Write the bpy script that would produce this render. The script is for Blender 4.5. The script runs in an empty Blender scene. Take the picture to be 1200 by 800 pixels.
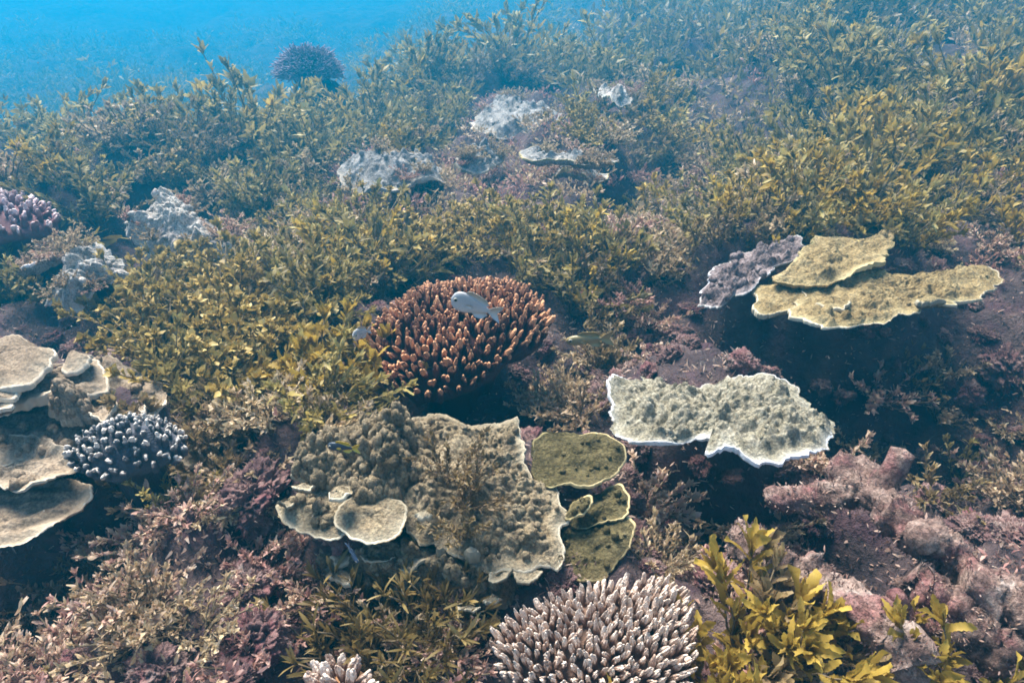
import bpy, math, random
import numpy as np
from mathutils import Vector, Matrix

# ------------------------------------------------------------------ camera, world, sun, exposure
SC = bpy.context.scene
COL = SC.collection
FPX = 826.0                       # focal length in pixels of the 1200 px wide photograph
CAM_H = 0.80
PITCH = math.radians(28.0)
cam_d = bpy.data.cameras.new('camera')
cam = bpy.data.objects.new('camera', cam_d)
COL.objects.link(cam)
cam.location = (0, 0, CAM_H)
cam.rotation_euler = (math.radians(90) - PITCH, 0, 0)
cam_d.sensor_width = 36.0
cam_d.lens = 36.0 * FPX / 1200.0
cam_d.clip_start = 0.02
cam_d.clip_end = 300
SC.camera = cam

SUN_EL = math.radians(61)
SUN_AZ = math.radians(-32)        # measured from +Y (ahead of the camera) towards +X
world = bpy.data.worlds.new('World')
SC.world = world
world.use_nodes = True
wn = world.node_tree
sky = wn.nodes.new('ShaderNodeTexSky')
sky.sky_type = 'NISHITA'
sky.sun_disc = False
sky.sun_elevation = SUN_EL
sky.sun_rotation = SUN_AZ
bg = wn.nodes['Background']
bg.inputs['Strength'].default_value = 0.085
wn.links.new(sky.outputs[0], bg.inputs[0])

sun_d = bpy.data.lights.new('sun', 'SUN')
sun_d.energy = 4.6
sun_d.angle = math.radians(30)
sun_d.color = (1.0, 0.96, 0.90)
sun = bpy.data.objects.new('sun', sun_d)
COL.objects.link(sun)
_sd = Vector((math.sin(SUN_AZ) * math.cos(SUN_EL), math.cos(SUN_AZ) * math.cos(SUN_EL), math.sin(SUN_EL)))
sun.rotation_euler = _sd.to_track_quat('Z', 'Y').to_euler()
sun.location = (0, 0, 5)

SC.view_settings.view_transform = 'Standard'
SC.view_settings.look = 'None'
SC.view_settings.exposure = 1.88
SC.view_settings.gamma = 1.0
SC.render.engine = 'CYCLES'
cy = SC.cycles
cy.max_bounces = 6
cy.diffuse_bounces = 3
cy.glossy_bounces = 2
cy.transmission_bounces = 4
cy.volume_bounces = 2
cy.caustics_reflective = False
cy.caustics_refractive = False
cy.filter_width = 1.7
cy.use_denoising = True
try:
    cy.denoiser = 'OPENIMAGEDENOISE'
except Exception:
    pass

random.seed(7)
RNG = np.random.default_rng(11)

# ------------------------------------------------------------------ noise
def _hash(ix, iy, iz, s):
    h = (ix.astype(np.int64) * 374761393 + iy.astype(np.int64) * 668265263 + iz.astype(np.int64) * 2147483647 + s * 974634777) & 0xFFFFFFFF
    h = ((h ^ (h >> 13)) * 1274126177) & 0xFFFFFFFF
    h = ((h ^ (h >> 16)) * 2246822519) & 0xFFFFFFFF
    return ((h ^ (h >> 15)) & 0xFFFFFF) / float(0xFFFFFF)

def vnoise(p, s=0):
    p = np.asarray(p, float)
    i = np.floor(p); f = p - i; f = f * f * f * (f * (f * 6 - 15) + 10)
    x, y, z = i[..., 0], i[..., 1], i[..., 2]
    fx, fy, fz = f[..., 0], f[..., 1], f[..., 2]
    r = 0
    for dx in (0, 1):
        for dy in (0, 1):
            for dz in (0, 1):
                w = (fx if dx else 1 - fx) * (fy if dy else 1 - fy) * (fz if dz else 1 - fz)
                r = r + w * _hash(x + dx, y + dy, z + dz, s)
    return r * 2 - 1

def fbm(p, octv=4, s=0, gain=0.5):
    p = np.asarray(p, float)
    a, r = 1.0, 0
    for k in range(octv):
        r = r + a * vnoise(p * (2.03 ** k) + 17.3 * k, s + k)
        a *= gain
    return r

def knobs(p, s=0, rmin=.35, rmax=.75):
    """rounded bumps: p (...,2) in cell units -> 0..1 height of the tallest bump there"""
    i = np.floor(p); best = np.zeros(p.shape[:-1])
    z = np.zeros(p.shape[:-1])
    for dx in (-1, 0, 1):
        for dy in (-1, 0, 1):
            cx, cy_ = i[..., 0] + dx, i[..., 1] + dy
            ox = _hash(cx, cy_, z, s); oy = _hash(cx, cy_, z, s + 1); rr = _hash(cx, cy_, z, s + 2)
            R = rmin + (rmax - rmin) * rr
            d2 = ((p[..., 0] - cx - ox) ** 2 + (p[..., 1] - cy_ - oy) ** 2) / (R * R)
            best = np.maximum(best, np.sqrt(np.clip(1 - d2, 0, 1)) * R * (.5 + .5 * rr))
    return best / rmax

def sstep(a, b, x):
    t = np.clip((x - a) / (b - a), 0, 1)
    return t * t * (3 - 2 * t)

# ------------------------------------------------------------------ mesh helpers
def mk_mesh(name, V, F, attr=None, smooth=True, attrname='tint'):
    """V (n,3); F a list of int arrays (m,3) or (m,4)"""
    V = np.asarray(V, np.float32)
    F = [np.asarray(f, np.int32) for f in (F if isinstance(F, list) else [F]) if len(f)]
    me = bpy.data.meshes.new(name)
    me.vertices.add(len(V))
    me.vertices.foreach_set('co', V.ravel())
    loops = np.concatenate([f.ravel() for f in F])
    tot = np.concatenate([np.full(len(f), f.shape[1], np.int32) for f in F])
    start = np.concatenate([[0], np.cumsum(tot)[:-1]]).astype(np.int32)
    me.loops.add(len(loops))
    me.loops.foreach_set('vertex_index', loops)
    me.polygons.add(len(tot))
    me.polygons.foreach_set('loop_start', start)
    me.polygons.foreach_set('loop_total', tot)
    if smooth:
        me.polygons.foreach_set('use_smooth', np.ones(len(tot), bool))
    if attr is not None:
        a = me.attributes.new(attrname, 'FLOAT', 'POINT')
        a.data.foreach_set('value', np.asarray(attr, np.float32))
    me.update(calc_edges=True)
    me.validate()
    return me

def link(name, me, mat=None, parent=None, loc=None):
    o = bpy.data.objects.new(name, me)
    COL.objects.link(o)
    if mat is not None and me is not None and not me.materials:
        me.materials.append(mat)
    if parent is not None:
        o.parent = parent
    if loc is not None:
        o.location = loc
    return o

def tag(o, label=None, cat=None, group=None, kind=None):
    if label: o['label'] = label
    if cat: o['category'] = cat
    if group: o['group'] = group
    if kind: o['kind'] = kind
    return o

def empty(name, loc, label, cat, group=None):
    o = bpy.data.objects.new(name, None)
    COL.objects.link(o)
    o.location = loc
    o.empty_display_size = 0.03
    return tag(o, label, cat, group)

class MB:
    """collects numpy geometry"""
    def __init__(s): s.V = []; s.F = []; s.A = []; s.n = 0
    def add(s, V, F, A=None):
        V = np.asarray(V, float)
        for f in (F if isinstance(F, list) else [F]):
            s.F.append(np.asarray(f) + s.n)
        s.V.append(V); s.A.append(np.zeros(len(V)) if A is None else np.broadcast_to(A, (len(V),)))
        s.n += len(V)
    def mesh(s, name, smooth=True, center=None):
        V = np.concatenate(s.V)
        if center is not None: V = V - np.asarray(center)
        F3 = [f for f in s.F if f.shape[1] == 3]; F4 = [f for f in s.F if f.shape[1] == 4]
        F = ([np.concatenate(F3)] if F3 else []) + ([np.concatenate(F4)] if F4 else [])
        return mk_mesh(name, V, F, np.concatenate(s.A), smooth)

def nrm(a):
    a = np.asarray(a, float)
    return a / (np.linalg.norm(a, axis=-1, keepdims=True) + 1e-9)

def gridfaces(r, c, wrap=False):
    """faces of an r x c vertex grid (row-major), wrap closes the columns"""
    i = np.arange(r - 1)[:, None]; cc = c if wrap else c - 1
    j = np.arange(cc)[None, :]; j2 = (j + 1) % c
    return np.stack([i * c + j, i * c + j2, (i + 1) * c + j2, (i + 1) * c + j], -1).reshape(-1, 4)

def tube(P, R, sides=6, cap=True):
    """swept tube along P (n,3) with radii R (n,)"""
    P = np.asarray(P, float); R = np.broadcast_to(R, (len(P),))
    T = nrm(np.gradient(P, axis=0))
    ref = np.array([0, 0, 1.0]) if abs(T[0][2]) < 0.8 else np.array([1.0, 0, 0])
    A = nrm(np.cross(T, ref)); B = np.cross(T, A)
    th = np.linspace(0, 2 * np.pi, sides, endpoint=False)
    V = P[:, None] + R[:, None, None] * (A[:, None] * np.cos(th)[None, :, None] + B[:, None] * np.sin(th)[None, :, None])
    V = V.reshape(-1, 3)
    F = [gridfaces(len(P), sides, True)]
    if cap:
        n = len(V)
        V = np.concatenate([V, P[-1:] + T[-1:] * R[-1] * 0.4, P[:1]])
        k = np.arange(sides); b = (len(P) - 1) * sides
        F.append(np.stack([b + k, b + (k + 1) % sides, np.full(sides, n)], -1))
        F.append(np.stack([(k + 1) % sides, k, np.full(sides, n + 1)], -1))
    return V, F

def ico(sub):
    import bmesh
    bm = bmesh.new(); bmesh.ops.create_icosphere(bm, subdivisions=sub, radius=1)
    V = np.array([v.co[:] for v in bm.verts]); F = np.array([[v.index for v in f.verts] for f in bm.faces]); bm.free()
    return V, F

# ------------------------------------------------------------------ camera rays and the reef's relief
FW = np.array([0, math.cos(PITCH), -math.sin(PITCH)]); UP = np.array([0, math.sin(PITCH), math.cos(PITCH)]); RT = np.array([1.0, 0, 0])
CAMP = np.array([0, 0, CAM_H])
def ray(px, py):
    d = FW + (px - 600) / FPX * RT + (400 - py) / FPX * UP
    return d / np.linalg.norm(d)
def project(P):
    d = np.asarray(P, float) - CAMP
    w = d @ FW
    w = np.where(w < 0.05, 0.05, w)
    return np.stack([600 + FPX * (d @ RT) / w, 400 - FPX * (d @ UP) / w, w], -1)

MOUNDS = []  # x, y, radius, height: the reef rock the corals grow on
PITS = [  # x, y, radius, depth: hollows under and between the corals
]
def base_h(x, y):
    x = np.asarray(x, float); y = np.asarray(y, float)
    z = 0.42 * sstep(0.2, 3.2, x) * sstep(1.6, 5.2, y) + 0.30 * sstep(2.0, 6.0, x) * sstep(3.0, 8.0, y)
    z = z + 0.10 * sstep(0.5, 1.3, x) * sstep(0.9, 1.6, y)
    z = z + 0.02 * sstep(-0.5, -1.3, x) * np.exp(-((y - 2.5) / 0.7) ** 2)
    z = z + 0.12 * np.exp(-((x + 0.1) / 1.8) ** 2) * sstep(2.6, 4.0, y) - .35 * sstep(4.2, 8, y) * sstep(1.4, -.6, x)
    z = z - 0.50 * sstep(2.55, 4.2, y - 0.8 * x * 0.0 + 0.25 * (x + 1)) * sstep(0.2, -1.8, x + 0.10 * (y - 3))
    z = z + 0.12 * sstep(8, 14, y) * sstep(-3, 2, x)
    z = z - 0.05 * sstep(0.9, 0.4, y)
    z = z - 0.02 * np.clip(y - 9, 0, 30) * sstep(1, -5, x)
    z = z + sstep(5, 8, y) * .28 * fbm(np.stack([x * .55, y * .45, np.zeros_like(x)], -1), 2, 71)
    z = z + 2.2 * sstep(13, 34, y)
    return np.clip(z, -1.9, 1.15)

def relief(x, y):
    return fbm(np.stack([x * 1.9, y * 1.5, np.zeros_like(x)], -1), 2, 33)
def pit_h(x, y):
    x = np.asarray(x, float); y = np.asarray(y, float)
    z = .13 * relief(x, y) * sstep(1.7, 2.5, y)
    for (a, b, r, d) in PITS:
        z = z - d * np.exp(-(((x - a) ** 2 + (y - b) ** 2) / (r * r)) ** 1.3)
    m = 0
    for (a, b, r, d) in MOUNDS:
        m = np.maximum(m, d * np.exp(-(((x - a) ** 2 + (y - b) ** 2) / (r * r)) ** 1.6))
    return z * np.clip(1 - m / .1, 0, 1) + m

def full_h(x, y, fine=True):
    x = np.asarray(x, float); y = np.asarray(y, float)
    p = np.stack([x, y, np.zeros_like(x)], -1)
    z = base_h(x, y) + pit_h(x, y)
    z = z + 0.07 * fbm(p * 2.1, 3, 3)
    far = 1 - sstep(5, 12, np.hypot(x, y))
    z = z + 0.030 * fbm(p * 8.0, 3, 9) * (0.3 + 0.7 * far)
    if fine:
        z = z + 0.012 * fbm(p * 30, 3, 21) * far
    return z

def ground(px, py, h=0.0):
    """point where the photograph's ray meets the smooth relief raised by h"""
    d = ray(px, py)
    t = np.linspace(0.3, 40, 8000)
    P = CAMP + t[:, None] * d
    hit = np.nonzero(P[:, 2] < base_h(P[:, 0], P[:, 1]) + h)[0]
    return P[hit[0]] if len(hit) else P[-1]

for (px, py, r, dp) in [(530, 500, .16, .16), (640, 430, .10, .10), (850, 575, .20, .24), (1070, 425, .34, .30), (1180, 400, .24, .22), (960, 425, .2, .2),
                        (40, 660, .14, .12), (60, 720, .10, .12), (420, 775, .07, .10), (1000, 620, .12, .14), (920, 610, .12, .12), (230, 590, .07, .07),
                        (330, 480, .10, .10), (1160, 560, .12, .10), (1140, 770, .10, .10), (60, 320, .2, .12), (560, 215, .2, .12), (690, 225, .2, .12), (590, 160, .25, .12),
                        (200, 450, .12, .08), (1060, 720, .06, .06), (860, 250, .12, .08), (200, 330, .1, .08)]:
    g = ground(px, py)
    PITS.append((g[0], g[1], r, dp))

BUSH = CAMP + 5.0 * ray(362, 86)
MOUNDS.append((BUSH[0] - .03, BUSH[1] + .05, .30, float(BUSH[2] - base_h(BUSH[0], BUSH[1])) - .05))
for (px, py, back, r, hh) in [(850, 480, .14, .15, .135), (1040, 325, .34, .24, .175), (880, 312, .12, .11, .18), (170, 185, .05, .28, .14), (540, 545, .03, .16, .045), (400, 545, .04, .13, .07), (690, 570, .05, .11, .04),
                        (60, 480, .06, .28, .10), (-60, 480, .0, .3, .1), (215, 280, .07, .13, .10), (95, 335, .06, .10, .08), (45, 315, .06, .10, .09), (455, 200, .10, .22, .13), (565, 185, .1, .16, .13), (668, 180, .13, .27, .18), (600, 143, .2, .3, .13),
                        (722, 113, .15, .25, .16), (685, 262, .06, .08, .10), (520, 400, .05, .17, .09), (690, 770, .02, .11, .05), (145, 520, .03, .09, .11), (5, 250, .12, .2, .16), (400, 805, .0, .06, .03), (255, 130, .1, .3, .08), (430, 610, .03, .09, .09)]:
    g = ground(px, py, hh * .8)
    MOUNDS.append((g[0], g[1] + back, r, hh))

# ------------------------------------------------------------------ materials
def new_mat(name):
    m = bpy.data.materials.new(name); m.use_nodes = True
    nt = m.node_tree
    for n in list(nt.nodes): nt.nodes.remove(n)
    out = nt.nodes.new('ShaderNodeOutputMaterial')
    return m, nt, out

def N(nt, t, **kw):
    n = nt.nodes.new(t)
    for k, v in kw.items():
        if k in n.inputs: n.inputs[k].default_value = v
        else: setattr(n, k, v)
    return n

def ramp(nt, stops, fac=None, interp='LINEAR'):
    r = nt.nodes.new('ShaderNodeValToRGB'); e = r.color_ramp.elements; r.color_ramp.interpolation = interp
    while len(e) < len(stops): e.new(0.5)
    for i, (p, c) in enumerate(stops):
        e[i].position = p; e[i].color = (*c, 1)
    if fac is not None: nt.links.new(fac, r.inputs[0])
    return r

def math_n(nt, op, a, b=None, clamp=False):
    m = nt.nodes.new('ShaderNodeMath'); m.operation = op; m.use_clamp = clamp
    for i, v in enumerate((a, b)):
        if v is None: continue
        if isinstance(v, (int, float)): m.inputs[i].default_value = v
        else: nt.links.new(v, m.inputs[i])
    return m.outputs[0]

def mixc(nt, fac, a, b, mode='MIX'):
    m = nt.nodes.new('ShaderNodeMix'); m.data_type = 'RGBA'; m.blend_type = mode
    for s, v in (('Factor', fac), ('A', a), ('B', b)):
        i = [k for k in m.inputs if k.name == s and (k.type == ('VALUE' if s == 'Factor' else 'RGBA'))][0]
        if isinstance(v, (int, float)): i.default_value = v
        elif isinstance(v, tuple): i.default_value = (*v, 1)
        else: nt.links.new(v, i)
    return [k for k in m.outputs if k.type == 'RGBA'][0]

def leaf_mat(name, stops, translucent=0.35, rough=0.55, dust=None, dustamt=0.0, objrand=0.35):
    """blade colour runs along `stops` by each blade's own tint; a thin silt film where dust is given"""
    m, nt, out = new_mat(name)
    at = N(nt, 'ShaderNodeAttribute', attribute_name='tint')
    oi = N(nt, 'ShaderNodeObjectInfo')
    tc = N(nt, 'ShaderNodeTexCoord')
    nz = N(nt, 'ShaderNodeTexNoise', Scale=45.0, Detail=3.0)
    nt.links.new(tc.outputs['Object'], nz.inputs['Vector'])
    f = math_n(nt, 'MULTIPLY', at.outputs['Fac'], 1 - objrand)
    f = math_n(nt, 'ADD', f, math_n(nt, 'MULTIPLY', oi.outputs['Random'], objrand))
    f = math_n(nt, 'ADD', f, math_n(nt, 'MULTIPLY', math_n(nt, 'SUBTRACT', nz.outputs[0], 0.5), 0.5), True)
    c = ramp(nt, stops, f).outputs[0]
    if dust:
        nz2 = N(nt, 'ShaderNodeTexNoise', Scale=160.0, Detail=2.0)
        nt.links.new(tc.outputs['Object'], nz2.inputs['Vector'])
        c = mixc(nt, math_n(nt, 'MULTIPLY', ramp(nt, [(0.45, (0, 0, 0)), (0.65, (1, 1, 1))], nz2.outputs[0]).outputs[0], dustamt), c, dust)
    p = N(nt, 'ShaderNodeBsdfPrincipled', Roughness=rough)
    p.inputs['Specular IOR Level'].default_value = 0.25
    nt.links.new(c, p.inputs['Base Color'])
    t = N(nt, 'ShaderNodeBsdfTranslucent'); nt.links.new(c, t.inputs['Color'])
    mx = N(nt, 'ShaderNodeMixShader', Fac=translucent)
    nt.links.new(p.outputs[0], mx.inputs[1]); nt.links.new(t.outputs[0], mx.inputs[2])
    nt.links.new(mx.outputs[0], out.inputs[0])
    return m

def rock_mat(name, stops, scale=14.0, bump=0.6, bscale=60.0, rough=0.9, spots=None, spotscale=40.0, spotamt=0.7, edge=None, edgepow=1.0, bdist=0.01, grain=0):
    """mottled mineral or coral skin; `edge` tints towards the growing margin kept in the attribute"""
    m, nt, out = new_mat(name)
    tc = N(nt, 'ShaderNodeTexCoord')
    geo = N(nt, 'ShaderNodeNewGeometry')
    oi = N(nt, 'ShaderNodeObjectInfo')
    nz = N(nt, 'ShaderNodeTexNoise', Scale=scale, Detail=6.0, Roughness=0.65)
    nt.links.new(geo.outputs['Position'], nz.inputs['Vector'])
    f = math_n(nt, 'ADD', nz.outputs[0], math_n(nt, 'MULTIPLY', math_n(nt, 'SUBTRACT', oi.outputs['Random'], 0.5), 0.12), True)
    c = ramp(nt, stops, f).outputs[0]
    if spots:
        n2 = N(nt, 'ShaderNodeTexNoise', Scale=spotscale, Detail=4.0, Roughness=0.6)
        mp = N(nt, 'ShaderNodeMapping'); mp.inputs['Location'].default_value = (3.1, 7.7, 1.3)
        nt.links.new(geo.outputs['Position'], mp.inputs[0]); nt.links.new(mp.outputs[0], n2.inputs['Vector'])
        k = ramp(nt, [(0.5, (0, 0, 0)), (0.62, (1, 1, 1))], n2.outputs[0]).outputs[0]
        c = mixc(nt, math_n(nt, 'MULTIPLY', k, spotamt), c, spots)
    if grain:
        n3 = N(nt, 'ShaderNodeTexNoise', Scale=grain, Detail=3.0, Roughness=.7)
        nt.links.new(geo.outputs['Position'], n3.inputs['Vector'])
        c = mixc(nt, 1.0, c, ramp(nt, [(0.35, (.45, .43, .42)), (0.65, (1.25, 1.25, 1.25))], n3.outputs[0]).outputs[0], 'MULTIPLY')
    if edge:
        at = N(nt, 'ShaderNodeAttribute', attribute_name='tint')
        e = math_n(nt, 'POWER', at.outputs['Fac'], edgepow, True)
        c = mixc(nt, e, c, edge)
    p = N(nt, 'ShaderNodeBsdfPrincipled', Roughness=rough)
    p.inputs['Specular IOR Level'].default_value = 0.15
    nt.links.new(c, p.inputs['Base Color'])
    nb = N(nt, 'ShaderNodeTexNoise', Scale=bscale, Detail=5.0, Roughness=0.7)
    nt.links.new(geo.outputs['Position'], nb.inputs['Vector'])
    b = N(nt, 'ShaderNodeBump', Strength=bump, Distance=bdist)
    nt.links.new(nb.outputs[0], b.inputs['Height']); nt.links.new(b.outputs[0], p.inputs['Normal'])
    nt.links.new(p.outputs[0], out.inputs[0])
    return m

M = {}
M['bed'] = rock_mat('reef_bed', [(0.25, (.02, .015, .018)), (0.45, (.055, .037, .037)), (0.58, (.10, .066, .06)), (0.75, (.15, .105, .09))], 9, 0.9, 45, spots=(.10, .045, .06), spotscale=11, spotamt=.4, bdist=.02)
M['rock'] = rock_mat('encrusted_rock', [(0.28, (.045, .024, .026)), (0.45, (.13, .070, .066)), (0.56, (.23, .14, .12)), (0.72, (.38, .29, .25))], 22, 1.0, 90, spots=(.19, .055, .065), spotscale=16, spotamt=.45)
M['log'] = rock_mat('encrusted_branch', [(0.28, (.08, .045, .04)), (0.45, (.20, .125, .10)), (0.56, (.32, .22, .175)), (0.72, (.48, .38, .32))], 30, 1.0, 130, spots=(.26, .08, .085), spotscale=18, spotamt=.45, grain=160)
M['sarg'] = leaf_mat('olive_blade', [(0.05, (.06, .042, .018)), (0.35, (.165, .12, .035)), (0.65, (.32, .235, .055)), (0.95, (.54, .43, .14))], dust=(.40, .33, .21), dustamt=.4)
M['sargy'] = leaf_mat('yellow_blade', [(0.05, (.13, .085, .015)), (0.4, (.29, .185, .025)), (0.7, (.44, .295, .04)), (0.95, (.58, .42, .10))], dust=(.36, .25, .10), dustamt=.45)
M['sargb'] = leaf_mat('brown_blade', [(0.05, (.06, .035, .016)), (0.4, (.15, .09, .03)), (0.7, (.25, .165, .05)), (0.95, (.36, .27, .13))], dust=(.36, .29, .25), dustamt=.45)
M['gold'] = leaf_mat('golden_frond', [(0.05, (.12, .072, .018)), (0.4, (.28, .185, .036)), (0.7, (.42, .29, .07)), (0.95, (.60, .45, .17))], translucent=.25, dust=(.42, .34, .20), dustamt=.3)
M['pink'] = leaf_mat('pinkish_frond', [(0.05, (.15, .055, .055)), (0.35, (.36, .17, .14)), (0.6, (.52, .31, .24)), (0.82, (.58, .43, .27)), (0.98, (.72, .56, .46))], translucent=.3, dust=(.48, .34, .29), dustamt=.4)
M['tan'] = leaf_mat('sandy_frond', [(0.05, (.10, .055, .035)), (0.35, (.30, .19, .105)), (0.6, (.44, .31, .17)), (0.82, (.52, .39, .20)), (0.98, (.64, .51, .36))], translucent=.3, dust=(.50, .40, .34), dustamt=.45)
M['turf'] = leaf_mat('turf', [(0.05, (.06, .027, .024)), (0.4, (.17, .088, .068)), (0.7, (.29, .175, .125)), (0.95, (.46, .34, .25))], translucent=.2, dust=(.4, .33, .3), dustamt=.4)
M['wisp'] = leaf_mat('wisp_blade', [(0.05, (.05, .03, .012)), (0.4, (.12, .075, .022)), (0.7, (.20, .135, .04)), (0.95, (.30, .22, .09))])
M['stem'] = rock_mat('seaweed_stalk', [(0.3, (.10, .07, .035)), (0.7, (.24, .18, .11))], 60, .4, 150)
M['dark'] = rock_mat('coral_underside', [(0.3, (.04, .03, .03)), (0.6, (.10, .075, .07)), (0.8, (.16, .12, .11))], 25, .8, 80, spots=(.15, .07, .09), spotscale=20)

# ------------------------------------------------------------------ seabed
def seabed():
    nu, nv = 520, 520
    u = np.linspace(-1, 1, nu)
    x = 3.4 * u + 25.0 * np.sign(u) * np.abs(u) ** 6
    v = np.linspace(0, 1, nv)
    y = -1.6 + 6.6 * v + 31.0 * v ** 5
    X, Y = np.meshgrid(x, y)
    Z = full_h(X, Y)
    V = np.stack([X, Y, Z], -1).reshape(-1, 3)
    me = mk_mesh('seabed', V, gridfaces(nv, nu))
    o = link('seabed', me, M['bed'])
    tag(o, 'uneven purple brown reef bed with dark hollows', kind='structure')
seabed()

# ------------------------------------------------------------------ plate corals
def chaikin(P, n=2):
    for _ in range(n):
        Q = np.roll(P, -1, 0)
        P = np.stack([.75 * P + .25 * Q, .25 * P + .75 * Q], 1).reshape(-1, P.shape[1])
    return P
def resample(P, n):
    Q = np.concatenate([P, P[:1]])
    s = np.concatenate([[0], np.cumsum(np.linalg.norm(np.diff(Q, axis=0), axis=1))])
    t = np.linspace(0, s[-1], n, endpoint=False)
    return np.stack([np.interp(t, s, Q[:, k]) for k in range(Q.shape[1])], -1)
def plane_outline(outline, anchor, h, tilt, smooth=2):
    A = ground(anchor[0], anchor[1], h)
    n = nrm(np.array([tilt[0], tilt[1], 1.0]))
    e1 = nrm(np.array([1.0, 0, 0]) - n * n[0]); e2 = np.cross(n, e1)
    P = []
    for (px, py) in outline:
        d = ray(px, py); t = ((A - CAMP) @ n) / (d @ n)
        w = CAMP + t * d - A
        P.append((w @ e1, w @ e2))
    P = np.array(P)
    a = 0.5 * np.sum(P[:, 0] * np.roll(P[:, 1], -1) - np.roll(P[:, 0], -1) * P[:, 1])
    if a < 0: P = P[::-1]
    return A, n, e1, e2, chaikin(P, smooth)
def centroid(P):
    Q = np.roll(P, -1, 0); c = P[:, 0] * Q[:, 1] - Q[:, 0] * P[:, 1]; a = c.sum() / 2
    return ((P + Q) * c[:, None]).sum(0) / (6 * a)

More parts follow.
